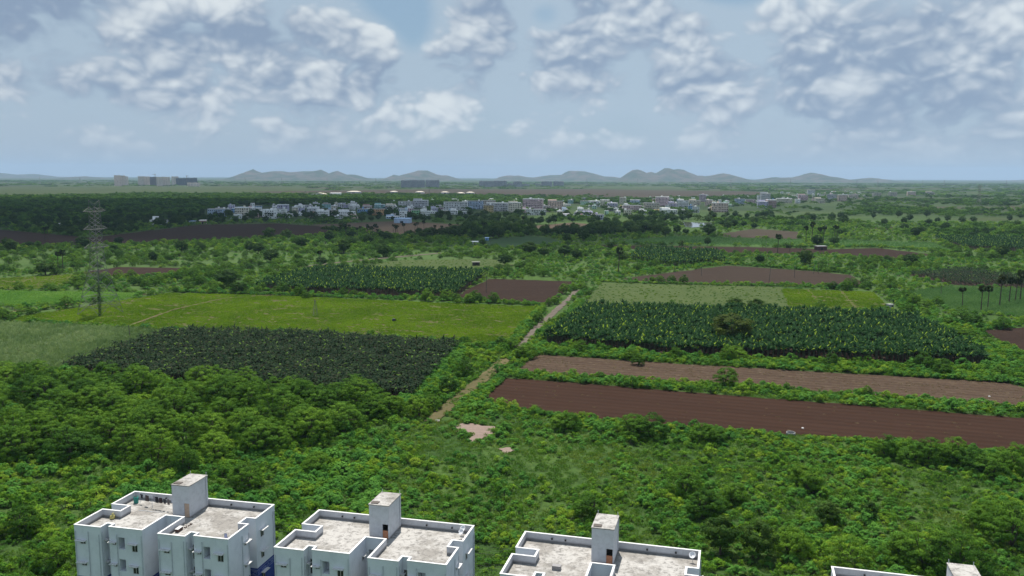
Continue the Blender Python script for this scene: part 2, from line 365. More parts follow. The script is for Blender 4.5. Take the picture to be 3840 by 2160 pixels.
FIELDS = [
 ('ploughed_field', [(1205, 1010), (1268, 950), (1340, 955), (1900, 1000), (2576, 1052), (2760, 1066), (2760, 1160), (2576, 1138), (2200, 1108), (1700, 1074), (1400, 1042)], SOIL1, 'dark reddish brown ploughed field nearest the apartment blocks'),
 ('stubble_field', [(1295, 934), (1355, 892), (1700, 915), (2530, 962), (2610, 985), (2720, 1020), (2720, 1036), (2576, 1024), (1900, 972), (1500, 948)], SOIL2, 'brown field with pale straw streaks between two hedges'),
 ('banana_floor', [(1365, 862), (1480, 782), (2180, 802), (2300, 812), (2480, 905), (2480, 920), (1700, 894)], UNDER_DARK, 'bare earth under the large right banana plantation'),
 ('fallow_field', [(1465, 770), (1512, 712), (1965, 722), (1990, 784), (1480, 778)], TURF_PALE, 'pale green mown field beside the track'),
 ('crop_bed', [(1967, 726), (2196, 735), (2240, 778), (1992, 788)], UNDER_GREEN, 'soil under three yellow green crop beds'),
 ('dry_field', [(1558, 702), (1830, 668), (2040, 682), (2140, 692), (2185, 719), (1830, 713), (1640, 708)], SOIL3, 'greyish brown dry field crossed by power poles'),
 ('brown_plot', [(1143, 747), (1230, 702), (1445, 708), (1385, 767)], SOIL4, 'dark brown plot left of the track'),
 ('crop_field', [(25, 808), (60, 795), (430, 737), (700, 744), (1100, 762), (1362, 772), (1290, 864), (1180, 862), (850, 842), (560, 834), (330, 824)], UNDER_GREEN, 'wide field of low yellow green crop behind the dark bananas'),
 ('banana_floor', [(150, 932), (430, 838), (800, 848), (1155, 872), (1035, 1002), (900, 990), (600, 970), (300, 950)], UNDER_DARK, 'shaded earth under the dark left banana plantation'),
 ('grain_field', [(-260, 800), (0, 812), (330, 828), (425, 834), (150, 930), (0, 936), (-300, 950)], TURF_PALE, 'soil under the grey green grain on the left'),
 ('banana_floor', [(640, 727), (800, 682), (1228, 692), (1140, 750), (1000, 744), (800, 737)], UNDER_DARK, 'soil under the middle banana plantation'),
 ('brown_strip', [(190, 687), (300, 672), (500, 675), (440, 688), (300, 696)], SOIL4, 'narrow brown strip behind the pylon'),
 ('lime_plot', [(-200, 762), (-200, 738), (0, 735), (150, 735), (360, 740), (300, 756), (60, 772)], TURF_GREEN, 'bright green plot left of the pylon'),
 ('crop_plot', [(-150, 730), (-150, 702), (0, 700), (190, 690), (225, 705), (100, 726)], UNDER_GREEN, 'yellow green plot on the far left'),
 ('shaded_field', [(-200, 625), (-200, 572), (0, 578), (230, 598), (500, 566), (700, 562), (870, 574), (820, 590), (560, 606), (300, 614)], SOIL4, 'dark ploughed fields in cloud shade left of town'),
 ('green_field', [(1500, 612), (1700, 596), (2015, 604), (2040, 620), (1850, 618)], TURF_GREEN, 'long green field in front of the pond'),
 ('brown_field', [(1470, 616), (1900, 622), (2110, 628), (2085, 639), (1700, 635)], SOIL4, 'brown field under the long green field'),
 ('green_plot', [(2090, 605), (2345, 612), (2390, 630), (2230, 624), (2100, 619)], TURF_GREEN, 'green plot right of the tall palms'),
 ('brown_plot', [(2050, 629), (2200, 624), (2345, 640), (2240, 656)], SOIL4, 'brown plot below the green plot on the right'),
 ('banana_floor', [(2345, 602), (2700, 606), (2700, 640), (2430, 627)], UNDER_DARK, 'soil under the far right banana plantation'),
 ('grain_field', [(2285, 738), (2400, 724), (2700, 738), (2700, 808), (2400, 784)], TURF_GREEN, 'blue green field with tall palms on the right'),
 ('withered_plot', [(2285, 692), (2420, 680), (2600, 704), (2600, 726), (2400, 717)], UNDER_DARK, 'plot of withered banana stems on the right'),
 ('brown_plot', [(2465, 832), (2576, 824), (2700, 850), (2700, 905), (2576, 888)], SOIL4, 'brown plot at the right edge'),
 ('row_plot', [(1795, 590), (1900, 576), (2015, 584), (2005, 602), (1850, 598)], SOIL6, 'plot with pale planting rows near the pond'),
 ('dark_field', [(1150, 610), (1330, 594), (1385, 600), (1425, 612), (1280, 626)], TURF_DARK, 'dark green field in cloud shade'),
 ('pale_field', [(780, 566), (1000, 556), (1180, 566), (1150, 590), (1000, 592), (880, 580)], SOIL5, 'pale dry field in front of town'),
 ('pale_field', [(1300, 572), (1440, 560), (1500, 566), (1480, 582), (1330, 584)], SOIL5, 'pale field below the town centre'),
 ('far_pasture', [(-400, 474), (0, 471), (500, 469), (780, 470), (760, 490), (400, 488), (0, 497), (-400, 500)], TURF_LIGHT, 'light green band of pasture far left'),
 ('far_dry_land', [(620, 482), (1000, 477), (1500, 476), (1900, 482), (1960, 492), (1700, 498), (1300, 492), (800, 490)], TURF_BROWN, 'brownish open land behind town'),
 ('far_pasture', [(2380, 552), (2500, 547), (2600, 551), (2500, 556)], TURF_LIGHT, 'small pale clearing among scrub on the right'),
 ('brown_plot', [(2180, 574), (2280, 571), (2320, 574), (2260, 579)], SOIL4, 'thin brown plot among scrub on the right'),
 ('weedy_field', [(900, 672), (1000, 655), (1240, 652), (1300, 668), (1180, 682), (950, 680)], TURF_PALE, 'weedy pale field around the small hut'),
 ('bare_patch', [(1138, 1076), (1165, 1066), (1205, 1070), (1248, 1076), (1240, 1092), (1215, 1104), (1185, 1112), (1190, 1095), (1160, 1088)], BARE, 'pinkish bare patch of ground by the grassy track'),
 ('bare_patch', [(1250, 1130), (1285, 1127), (1298, 1134), (1270, 1142)], BARE, 'small bare patch right of the large one'),
]
def strip(pts, widths):
    """a track as a polygon: centre points in preview pixels, widths in metres"""
    C = [D(*p) for p in pts]; L, R = [], []
    for i, c in enumerate(C):
        t = (C[min(i + 1, len(C) - 1)] - C[max(i - 1, 0)]).normalized(); nn = Vector((-t.y, t.x, 0))
        L.append((c + nn * widths[i] / 2)); R.append((c - nn * widths[i] / 2))
    return np.array([tuple(v)[:2] for v in L + R[::-1]])
TRACKS = [
 ('grassy_track', strip([(1085, 1062), (1130, 1022), (1185, 978), (1225, 946), (1255, 918), (1285, 895)], [3.6, 3.6, 3.6, 3.6, 3.6, 3.4]), PATH_G, 'grassy lower end of the track'),
 ('dirt_track', strip([(1283, 897), (1305, 872), (1335, 842), (1385, 795), (1425, 758), (1452, 730)], [3.4, 3.6, 3.4, 3.0, 2.6, 2.2]), PATH, 'pale dirt track running up the middle'),
 ('far_road', strip([(755, 673), (820, 664), (910, 655), (1000, 647), (1110, 637)], [4.5, 4.5, 4.5, 4.5, 4.5]), PATH, 'pale road behind the middle bananas'),
 ('field_path', strip([(-40, 796), (60, 781), (200, 762), (330, 744), (400, 738)], [3.0, 3.0, 2.6, 2.2, 2]), PATH_G, 'path along the yellow green field'),
 ('field_path', strip([(330, 818), (440, 779), (560, 752), (700, 741)], [1.5, 1.5, 1.5, 1.5]), PATH_G, 'narrow path across the yellow green field'),
]
def sheet(name, P, mat, z, label):
    me = bpy.data.meshes.new(name); me.from_pydata([(x, y, z) for x, y in P], [], [tuple(range(len(P)))])
    bm = bmesh.new(); bm.from_mesh(me); bmesh.ops.triangulate(bm, faces=bm.faces[:], ngon_method='EAR_CLIP')
    for f in bm.faces:
        if f.normal.z < 0: f.normal_flip()
    bm.to_mesh(me); bm.free(); me.materials.append(mat)
    return tag(link(name, me), label, name.replace('_', ' '), kind='structure')
FP = []
for i, (nm, pts, mat, lab) in enumerate(FIELDS):
    P = poly_xy(pts); FP.append(P)
    d = np.abs(P[:, 1]).mean()
    rough = nm == 'bare_patch'; sheet(nm, densify(P, 0.8 if rough else max(2.0, d * 0.012), 0.38 if rough else d * 0.0012, i), mat, 0.03 + 0.004 * i, lab)
TP = []
for i, (nm, P, mat, lab) in enumerate(TRACKS):
    TP.append(P); sheet(nm, densify(P, 3.0, 0.25, 90 + i), mat, 0.20 + 0.005 * i, lab)

# ponds
wm, T = mat_new('pond_water')
finish(T, (0.09, 0.095, 0.08), 0.06, 0.5, T.noise(T.n('ShaderNodeNewGeometry').outputs['Position'], 1.5, 3), 0.03, 0.05)
POND = [poly_xy([(1690, 566), (1720, 559), (1790, 561), (1800, 569), (1740, 573)]), poly_xy([(1015, 609), (1030, 603), (1048, 604), (1050, 610)]), poly_xy([(1062, 611), (1070, 606), (1080, 607), (1082, 612)])]
for P, lab in zip(POND, ('wide pale pond in front of town', 'small bright pool left of the other pool below the palms', 'small bright pool right of the other pool below the palms')):
    sheet('pond', densify(P, 6, 1.0, 5), wm, 0.3, lab)['category'] = 'pond'

# ------------------------------------------------------------------ hills
HILL = None
def hill_material():
    m, T = mat_new('hill_scrub')
    pos = T.n('ShaderNodeNewGeometry').outputs['Position']
    a = T.noise(pos, 0.006, 6, 0.65)
    finish(T, T.mix(T.ss(a, 0.4, 0.62), (0.035, 0.055, 0.03), (0.10, 0.085, 0.07)), 0.95, 0.05, a, 0.6, 20)
    return m
HILL = hill_material()
RIDGES = [
 (9500, [(894, 669), (920, 650), (946, 632.4), (974, 649), (1024, 641.7), (1060, 641.7), (1084, 646), (1143, 641.7), (1181, 641.7), (1201, 635.4), (1235, 651), (1261, 638.4), (1300, 656), (1322, 653.3), (1348, 659), (1386, 671.6)], 'pointed hill ridge left of the far grey tower blocks'),
 (9800, [(1440, 671.6), (1479, 654.8), (1494, 659), (1546, 646.6), (1568, 639), (1602, 639), (1647, 657.8), (1673, 657), (1697, 663.4), (1731, 675)], 'flat topped hill behind the nearest grey tower blocks'),
 (10200, [(1850, 676), (1873, 663.4), (1908, 656.7), (1925, 659.6), (1945, 657.8), (1977, 664), (1999, 666), (2059, 656.7), (2104, 656), (2130, 640.3), (2189, 641.7), (2230, 651.4), (2264, 661.5), (2301, 662.6), (2331, 668)], 'low table hill in the middle of the horizon'),
 (9000, [(2311, 674.5), (2333, 666.3), (2367, 639), (2386, 634.3), (2408, 640), (2427, 649.6), (2440, 644), (2456, 650.3), (2475, 641.7), (2490, 631), (2503, 628.3), (2527, 636), (2542, 633.5), (2559, 635.4), (2583, 646.6), (2609, 658.5), (2624, 657.8), (2637, 661.5), (2669, 657.8), (2695, 652), (2716, 649.6), (2747, 657), (2781, 669), (2807, 678)], 'tallest twin domed hill on the horizon'),
 (9400, [(2852, 678), (2881, 667), (2904, 663.4), (2926, 666.3), (2989, 664.5), (3019, 652), (3040, 647.3), (3068, 650.3), (3105, 663.4), (3124, 660.4), (3146, 669), (3172, 677)], 'rounded hill right of the tallest hill'),
 (9900, [(3209, 678), (3238, 669), (3264, 666.3), (3282, 668), (3297, 676), (3327, 679)], 'smallest low hill on the right of the horizon'),
 (10500, [(288, 668), (300, 664), (315, 660.4), (330, 664), (352, 668)], 'tiny hump on the horizon left of the beige towers'),
 (13500, [(-200, 664), (-120, 650), (0, 648), (60, 655), (130, 652), (170, 660), (230, 665)], 'faint distant hill at the far left'),
 (12500, [(3770, 681), (3810, 676), (3850, 674), (3950, 668), (4100, 679)], 'faint low rise at the right edge'),
]
from mathutils import noise as mnoise
for hi, (dist, prof, lab) in enumerate(RIDGES):
    dist = dist * 1.25
    ps = [at_depth(px, py, dist) for px, py in prof]
    xs = np.array([p.x for p in ps]); zs = np.array([max(0.0, p.z) for p in ps])
    nx, ny = max(24, int((xs[-1] - xs[0]) / 45)), 26
    hb = MB(); hw = 950.0
    x0, x1 = xs[0] - 260, xs[-1] + 260
    for j in range(ny + 1):
        s = -1 + 2 * j / ny
        for i in range(nx + 1):
            x = x0 + (x1 - x0) * i / nx
            w = 1 - abs(s) ** 1.35
            rg = 1.0 - 0.28 * abs(mnoise.noise(Vector((x * 0.0035, hi * 7.3, s * 2.2)))) * (abs(s) * 3 if abs(s) < .33 else 1)
            z = float(np.interp(x, xs, zs, left=0, right=0)) * w * rg + (1 - abs(s)) * 6 * mnoise.noise(Vector((x * 0.02, s * 9, hi)))* (0 if abs(s) < .05 else 1)
            hb.v.append((x, dist + s * hw, z - 0.5))
    for j in range(ny):
        for i in range(nx):
            a = j * (nx + 1) + i; hb.f.append((a, a + 1, a + nx + 2, a + nx + 1))
    tag(hb.build('hill', HILL, smooth=True), lab, 'hill', kind='structure')
# ------------------------------------------------------------------ plants: prototypes
M_THORN = foliage('thorn_foliage', [(0.026, 0.074, 0.010), (0.062, 0.145, 0.014), (0.125, 0.230, 0.020)], 0.17)
M_SHRUB = foliage('shrub_foliage', [(0.030, 0.096, 0.013), (0.072, 0.180, 0.017), (0.140, 0.262, 0.021), (0.215, 0.305, 0.028)], 0.2, patch=0.06)
M_VINE = foliage('vine_foliage', [(0.042, 0.145, 0.026), (0.080, 0.215, 0.034), (0.125, 0.28, 0.042)], 0.2)
M_LEAFY = foliage('tree_foliage', [(0.016, 0.046, 0.010), (0.032, 0.076, 0.014), (0.064, 0.112, 0.020)], 0.2)
M_DRYG = foliage('grass_blades', [(0.06, 0.145, 0.026), (0.10, 0.20, 0.034), (0.17, 0.225, 0.05)], 0.3)
M_STRAW = foliage('straw', [(0.14, 0.11, 0.07), (0.20, 0.16, 0.10), (0.26, 0.22, 0.13)], 0.2)
M_CROP = foliage('crop_foliage', [(0.085, 0.165, 0.012), (0.135, 0.235, 0.015), (0.19, 0.295, 0.020)], 0.35, patch=0.03, rand=0.35)
M_GRAIN = foliage('grain_foliage', [(0.11, 0.18, 0.075), (0.20, 0.29, 0.13), (0.34, 0.41, 0.23)], 0.2, rand=0.7)
M_GRAINB = foliage('blue_grain_foliage', [(0.07, 0.16, 0.065), (0.11, 0.21, 0.085), (0.15, 0.26, 0.11)], 0.3, rand=0.4)
M_LIME = foliage('lime_foliage', [(0.11, 0.25, 0.05), (0.16, 0.31, 0.07), (0.22, 0.36, 0.10)], 0.3)
M_PALM = foliage('palm_fronds', [(0.016, 0.032, 0.013), (0.028, 0.05, 0.018), (0.06, 0.07, 0.03)], 0.2)
M_BARK = plain('bark', (0.09, 0.075, 0.06), 0.9, 0.3, 4.0, 0.05)
M_BSTEM = plain('banana_stem', (0.075, 0.085, 0.045), 0.7, 0.35, 3.0)
def banana_mat(name, dark):
    m, T = mat_new(name)
    at = T.n('ShaderNodeAttribute'); at.attribute_name = 'tint'
    rp = T.n('ShaderNodeValToRGB'); T.l(at.outputs['Fac'], rp.inputs[0]); e = rp.color_ramp.elements
    cs = [(0, (0.010, 0.026, 0.010)), (0.45, (0.017, 0.044, 0.015)), (0.72, (0.034, 0.064, 0.022)), (0.80, (0.042, 0.040, 0.028)), (0.95, (0.045, 0.070, 0.026)), (1.0, (0.14, 0.26, 0.03))] if dark else \
         [(0, (0.014, 0.046, 0.016)), (0.5, (0.026, 0.078, 0.024)), (0.86, (0.046, 0.105, 0.030)), (0.955, (0.050, 0.11, 0.03)), (0.975, (0.22, 0.34, 0.03)), (1.0, (0.30, 0.42, 0.04))]
    e[0].color = (*cs[0][1], 1); e[1].position = 1.0; e[1].color = (*cs[-1][1], 1)
    for p_, c_ in cs[1:-1]:
        x = e.new(p_); x.color = (*c_, 1)
    b = T.n('ShaderNodeBsdfPrincipled'); T.l(rp.outputs[0], b.inputs['Base Color']); b.inputs['Roughness'].default_value = 0.6; b.inputs['Specular IOR Level'].default_value = 0.04
    tr = T.n('ShaderNodeBsdfTranslucent'); T.l(rp.outputs[0], tr.inputs[0])
    mx = T.n('ShaderNodeMixShader'); mx.inputs[0].default_value = 0.3; T.l(b.outputs[0], mx.inputs[1]); T.l(tr.outputs[0], mx.inputs[2])
    o = T.n('ShaderNodeOutputMaterial'); T.l(mx.outputs[0], o.inputs[0]); return m
M_BAN = banana_mat('banana_leaf', False); M_BAND = banana_mat('dark_banana_leaf', True)

def nrm(a): return a / np.maximum(np.linalg.norm(a, axis=1, keepdims=True), 1e-9)
def leaf_arrays(c, d, L, Wd, up=0.7, rg=RNG, face=None):
    """rhombic leaf faces: centres, long axes, lengths, widths; face: the way the leaves look (outwards on a crown)"""
    nn = rg.normal(0, 0.6 if face is None else 0.33, c.shape); nn[:, 2] += up
    if face is not None:
        nn = nrm(nn + face); d = d - nn * np.sum(d * nn, 1, keepdims=True)
    d = nrm(d); s = nrm(np.cross(nn, d)); L = L[:, None]; Wd = Wd[:, None]
    return np.stack([c - d * L / 2, c + s * Wd / 2 + d * L * 0.1, c + d * L / 2, c - s * Wd / 2 + d * L * 0.1], 1)
def quad_mesh(name, Q, tint, mat, extra=None, extra_mat=None):
    """Q: Nx4x3 leaves with a tint each; extra: an MB (stem) in a second material"""
    N = len(Q); V = Q.reshape(-1, 3).tolist(); F = [(4 * i, 4 * i + 1, 4 * i + 2, 4 * i + 3) for i in range(N)]
    tv = np.repeat(tint, 4)
    if extra is not None:
        o = len(V); V += [tuple(p) for p in extra.v]; F += [tuple(j + o for j in f) for f in extra.f]; tv = np.concatenate([tv, np.full(len(extra.v), 0.5)])
    me = bpy.data.meshes.new(name); me.from_pydata(V, [], F)
    a = me.attributes.new('tint', 'FLOAT', 'POINT'); a.data.foreach_set('value', tv.astype(np.float32))
    me.materials.append(mat)
    if extra is not None:
        me.materials.append(extra_mat); mi = np.zeros(len(F), np.int32); mi[N:] = 1; me.polygons.foreach_set('material_index', mi)
    me.update(); return me
def clumps(cs, rad, per, L, Wd, flat=0.5, droop=0.25, seed=0, hub=None, up=0.7):
    rg = np.random.default_rng(seed); Q = []; Tn = []
    hub = np.array(hub if hub is not None else (0, 0, 0.0))
    for k, c in enumerate(cs):
        u_ = nrm(rg.normal(0, 1, (per, 3))); u_[:, 2] = np.where(u_[:, 2] < -0.35, -u_[:, 2], u_[:, 2])
        p = u_ * (0.45 + 0.55 * rg.random((per, 1)) ** 0.5) * rad[k] * np.array([1, 1, flat]) + c
        out = p - hub; fc = u_ * 0.9 + nrm(out) * 1.0; out[:, 2] *= 0.35
        d = nrm(out) * 0.8 + rg.normal(0, 0.55, (per, 3)); d[:, 2] -= droop
        sc = 0.7 + 0.6 * rg.random(per)
        Q.append(leaf_arrays(p, d, L * sc, Wd * sc, 0.25, rg, fc)); Tn.append(np.clip(rg.random() * 0.7 + 0.15 + rg.normal(0, 0.16, per), 0, 1))
    return np.concatenate(Q), np.concatenate(Tn)
def thorn(i):
    rg = np.random.default_rng(100 + i); R = (2.3, 3.0, 3.6, 4.2, 4.8, 3.3, 2.7, 4.0)[i]; H = R * (0.95 + 0.45 * rg.random()) + 0.9; cs = []; rad = []
    lob = [(0.0, 0.0, R * 0.82, H)] + [(R * 0.5 * math.cos(t), R * 0.5 * math.sin(t), R * (0.42 + 0.2 * rg.random()), H * (0.6 + 0.3 * rg.random())) for t in (rg.random() * 6.28 + np.arange(3) * 2.1)]
    for _ in range(int(46 + 17 * R)):
        lx, ly, lr, lh = lob[0] if rg.random() < 0.5 else lob[rg.integers(1, 4)]
        th = rg.random() * 6.283; c_ = rg.random() ** 0.8; q_ = math.sqrt(1 - c_ * c_)          # even over the dome
        x = lx + lr * q_ * math.cos(th); y = ly + lr * q_ * math.sin(th); z = 0.45 + (lh - 0.45) * c_ * (0.9 + 0.14 * rg.random())
        cs.append((x, y, max(0.4, z))); rad.append(0.42 + 0.40 * rg.random())
    cs = np.array(cs)
    Q, t = clumps(cs, rad, 62, 0.32, 0.11, 0.62, 0.2, 200 + i, (0, 0, H * 0.3))
    tr = MB()
    for s in range(3):
        a = rg.random() * 6.28; b = Vector((0.25 * math.cos(a), 0.25 * math.sin(a), -0.2)); m_ = Vector((0.9 * math.cos(a), 0.9 * math.sin(a), H * 0.35))
        tr.tube([b, m_, Vector((R * 0.4 * math.cos(a + .3), R * 0.4 * math.sin(a + .3), H * 0.72))], [0.16, 0.11, 0.04], 5)
        for _ in range(3):
            c = cs[rg.integers(len(cs))]; tr.tube([m_, (m_ + Vector(c)) / 2 + Vector((0, 0, .2)), Vector(c)], [0.07, 0.045, 0.02], 4)
    return Q, t, tr, R
def leafy(i):
    rg = np.random.default_rng(300 + i); R = 3.2 + rg.random() * 0.8; H = 7.0 + rg.random() * 1.5; zc = H - R * 0.95; cs = []; rad = []
    for _ in range(95):
        p = rg.normal(0, 1, 3); p /= np.linalg.norm(p); q = (0.55 + 0.45 * rg.random())
        cs.append((p[0] * R * q * (0.9 + 0.3 * rg.random()), p[1] * R * q, zc + p[2] * R * 0.85 * q)); rad.append(0.6 + 0.5 * rg.random())
    cs = np.array(cs); Q, t = clumps(cs, rad, 72, 0.36, 0.22, 0.75, 0.15, 320 + i, (0, 0, zc))
    tr = MB().tube([(0, 0, -0.3), (0.1, 0, zc * 0.5), (0, 0.1, zc)], [0.28, 0.2, 0.12], 6)
    for _ in range(6):
        c = cs[rg.integers(len(cs))]; tr.tube([(0, 0.05, zc * 0.6), tuple((np.array((0, 0, zc * 0.7)) + c) / 2), tuple(c)], [0.1, 0.07, 0.03], 4)
    return Q, t, tr, R
def shrub(i, spread=1.0, L=0.20, Wd=0.13, nc=16, per=34):
    rg = np.random.default_rng(500 + i); cs = []; rad = []
    for _ in range(nc):
        th = rg.random() * 6.283; q = math.sqrt(rg.random()); cs.append((spread * 0.95 * q * math.cos(th), spread * 0.95 * q * math.sin(th), 0.18 + (0.75 + 0.5 * rg.random()) * (1 - 0.75 * q * q))); rad.append(0.24 + 0.24 * rg.random())
    Q, t = clumps(np.array(cs), rad, per, L, Wd, 0.8, 0.05, 520 + i, (0, 0, 0.1), 0.9)
    tr = MB()
    for c in cs[:5]: tr.tube([(0, 0, -0.15), (c[0] * .5, c[1] * .5, c[2] * .6), c], [0.04, 0.03, 0.012], 4)
    return Q, t, tr, spread
def tuft(i, nb=60, R=0.7, H=0.5, L=0.34, Wd=0.10, erect=0.8):
    rg = np.random.default_rng(700 + i); th = rg.random(nb) * 6.283; q = np.sqrt(rg.random(nb)) * R
    c = np.stack([q * np.cos(th), q * np.sin(th), H * (0.25 + 0.75 * rg.random(nb)) * (1 - 0.5 * (q / R) ** 2)], 1)
    d = rg.normal(0, 0.6, (nb, 3)); d[:, 2] += erect
    return leaf_arrays(c, d, L * (0.6 + 0.8 * rg.random(nb)), Wd * (0.6 + 0.8 * rg.random(nb)), 0.4, rg), np.clip(rg.normal(0.5, 0.25, nb), 0, 1)
def banana(i, dark):
    rg = np.random.default_rng(900 + i + 50 * dark); H = (2.1 if dark else 2.5) + rg.random() * 0.7
    st = MB().tube([(0, 0, -0.1), (0.03, 0, H * 0.5), (0, 0, H)], [0.15, 0.13, 0.09], 6)
    Q = []; t = []; nl = 9
    for k in range(nl):
        a = 6.283 * (k * 0.382 + 0.1 * rg.random()); e0 = (1.38 - 0.75 * (k / nl)) if not dark else (1.05 - 1.0 * (k / nl)) ; e0 += rg.normal(0, 0.12)
        L = (1.55 + 0.55 * rg.random()) * (1.0 if not dark else 1.0); w = (0.24 + 0.06 * rg.random()) * (1 if not dark else 0.72)
        tint = rg.random() * 0.92
        if rg.random() < (0.035 if not dark else 0.02): tint = 0.99
        p = np.array([0, 0, H - 0.1]); el_ = e0; pts = [p]; hd = np.array([math.cos(a), math.sin(a), 0])
        sd = np.array([-math.sin(a), math.cos(a), 0])
        for s_ in range(4):
            p = p + (hd * math.cos(el_) + np.array([0, 0, math.sin(el_)])) * L / 4; pts.append(p); el_ -= (0.15 if not dark else 0.36) + 0.1 * rg.random()
        ws = [0.05, w, w * 1.08, w * 0.85, 0.05]
        dr = np.array([0, 0, -0.35])
        for s_ in range(4):
            for sg in (-1, 1):
                a0, a1 = pts[s_], pts[s_ + 1]
                q = [a0, a1, a1 + (sd * sg + dr) * ws[s_ + 1], a0 + (sd * sg + dr) * ws[s_]]
                if sg > 0: q = q[::-1]
                Q.append(q); t.append(tint)
    return np.array(Q), np.array(t), st, 1.6
def palmyra(i):
    rg = np.random.default_rng(1100 + i); H = 11.0
    b = rg.normal(0, 0.35, 2)
    tr = MB().tube([(0, 0, -0.3), (b[0] * .4, b[1] * .4, H * 0.5), (b[0], b[1], H)], [0.30, 0.22, 0.20], 8)
    Q = []; t = []
    for k in range(44):
        v = rg.normal(0, 1, 3); v /= np.linalg.norm(v); v[2] = v[2] * 0.9 + 0.05; stalk = 0.25 + 1.25 * rg.random(); c = np.array([b[0], b[1], H + 0.2]) + v * stalk
        s = np.cross(v, rg.normal(0, 1, 3)); s /= np.linalg.norm(s); u = np.cross(s, v); tint = rg.random() * (0.8 if v[2] > -0.3 else 1.0)
        for j in range(9):                                   # a fan of stiff leaflets
            an = -1.25 + 2.5 * j / 8; dd = v * math.cos(an) + s * math.sin(an); w = u * 0.05 + (s * math.cos(an) - v * math.sin(an)) * 0.11
            e = c + dd * (1.3 - 0.2 * abs(an)); Q.append([c, c + dd * .65 + w * 1.3, e, c + dd * .65 - w * 1.3]); t.append(tint)
    return np.array(Q), np.array(t), tr, 1.8
def coconut(i):
    rg = np.random.default_rng(1200 + i); H = 8.5
    tr = MB().tube([(0, 0, -0.3), (0.4, 0, H * 0.5), (0.9, 0.1, H)], [0.22, 0.15, 0.12], 7); Q = []; t = []
    for k in range(18):
        a = 6.283 * k * 0.382; e0 = 1.2 - 1.5 * (k / 18); p = np.array([0.9, 0.1, H]); tint = rg.random()
        hd = np.array([math.cos(a), math.sin(a), 0]); sd = np.array([-math.sin(a), math.cos(a), 0])
        for s_ in range(6):
            st = (hd * math.cos(e0) + np.array([0, 0, math.sin(e0)])) * 0.55; p2 = p + st; e0 -= 0.25
            for sg in (-1, 1):
                o = sd * sg * 0.55 * (1 - 0.1 * s_) + np.array([0, 0, -0.3])
                Q.append([p, p + st * .5 + o * .6, p + st * .8 + o, p2]); t.append(tint)
            p = p2
    return np.array(Q), np.array(t), tr, 2.5
def grove(i, mat):
    """several crowns that read as one piece of far woodland"""
    rg = np.random.default_rng(1300 + i); cs = []; rad = []
    for _ in range(9):
        x, y = rg.normal(0, 5.5, 2); R = 2.4 + 1.6 * rg.random(); H = 3.6 + 2.6 * rg.random()
        for _k in range(16):
            th = rg.random() * 6.283; q = math.sqrt(rg.random()); cs.append((x + R * q * math.cos(th), y + R * q * math.sin(th), 0.6 + (H - .6) * math.sqrt(1 - q * q * .9) * (.8 + .25 * rg.random()))); rad.append(0.9 + 0.6 * rg.random())
    Q, t = clumps(np.array(cs), rad, 14, 1.0, 0.6, 0.6, 0.1, 1350 + i, (0, 0, 1))
    return quad_mesh('grove', Q, t, mat)

class Kind:
    """meshes of one kind of plant: separate parts for single plants, one joint mesh for masses"""
    def __init__(s, fn, n, mat, stem_mat, crown='crown', stem='trunk', **kw):
        s.parts = []; s.joint = []; s.R = []; s.cn, s.sn = crown, stem
        for i in range(n):
            Q, t, tr, R = fn(i, **kw)
            cm = quad_mesh(crown, Q, t, mat); sm = tr.mesh(stem, stem_mat)
            s.parts.append((cm, sm)); s.joint.append(quad_mesh(crown, Q, t, mat, tr, stem_mat)); s.R.append(R)
    def put(s, name, x, y, sc, rz, k, label, cat, group=None, tilt=0.0, z=0.0):
        e = empty(name, (x, y, z), rz); e.scale = sc if hasattr(sc, '__len__') else (sc, sc, sc)
        if tilt: e.rotation_euler = (tilt, tilt * .5, rz)
        cm, sm = s.parts[k % len(s.parts)]
        link(s.sn, sm, e); link(s.cn, cm, e)
        return tag(e, label, cat, group)
THORN = Kind(thorn, 8, M_THORN, M_BARK); LEAFY = Kind(leafy, 4, M_LEAFY, M_BARK)
SHRUB = Kind(shrub, 6, M_SHRUB, M_BARK, 'foliage', 'stem'); VINE = Kind(lambda i: shrub(i + 20, 1.15, 0.24, 0.17, 18, 34), 4, M_VINE, M_BARK, 'foliage', 'stem')
BAN = Kind(lambda i: banana(i, False), 6, M_BAN, M_BSTEM, 'leaves', 'stem'); BAND = Kind(lambda i: banana(i, True), 6, M_BAND, M_BSTEM, 'leaves', 'stem')
OLIVE = Kind(lambda i: leafy(7), 1, foliage('olive_foliage', [(0.016, 0.034, 0.008), (0.036, 0.060, 0.011), (0.080, 0.108, 0.018)], 0.15), M_BARK)
PALM = Kind(palmyra, 4, M_PALM, M_BARK); COCO = Kind(coconut, 2, M_PALM, M_BARK)
TUFTS = [quad_mesh('blades', *tuft(i), M_DRYG) for i in range(4)]
STRAWS = [quad_mesh('blades', *tuft(80 + i, 22, 0.55, 0.22, 0.34, 0.07, 0.3), M_STRAW) for i in range(3)]
CROPS = [quad_mesh('blades', *tuft(20 + i, 70, 0.85, 0.42, 0.26, 0.18, 0.2), M_CROP) for i in range(5)]
def grain_meshes(o, mat): return [quad_mesh('blades', *tuft(o + i, 54, 0.8, 1.5, 0.6, 0.10, 1.2), mat) for i in range(4)]
GRAIN = grain_meshes(40, M_GRAIN); GRAINB = grain_meshes(50, M_GRAINB)
LIME = [quad_mesh('blades', *tuft(60 + i, 60, 1.1, 0.9, 0.5, 0.14, 0.8), M_LIME) for i in range(3)]
GROVE = [grove(i, M_LEAFY if i == 3 else M_THORN) for i in range(6)]

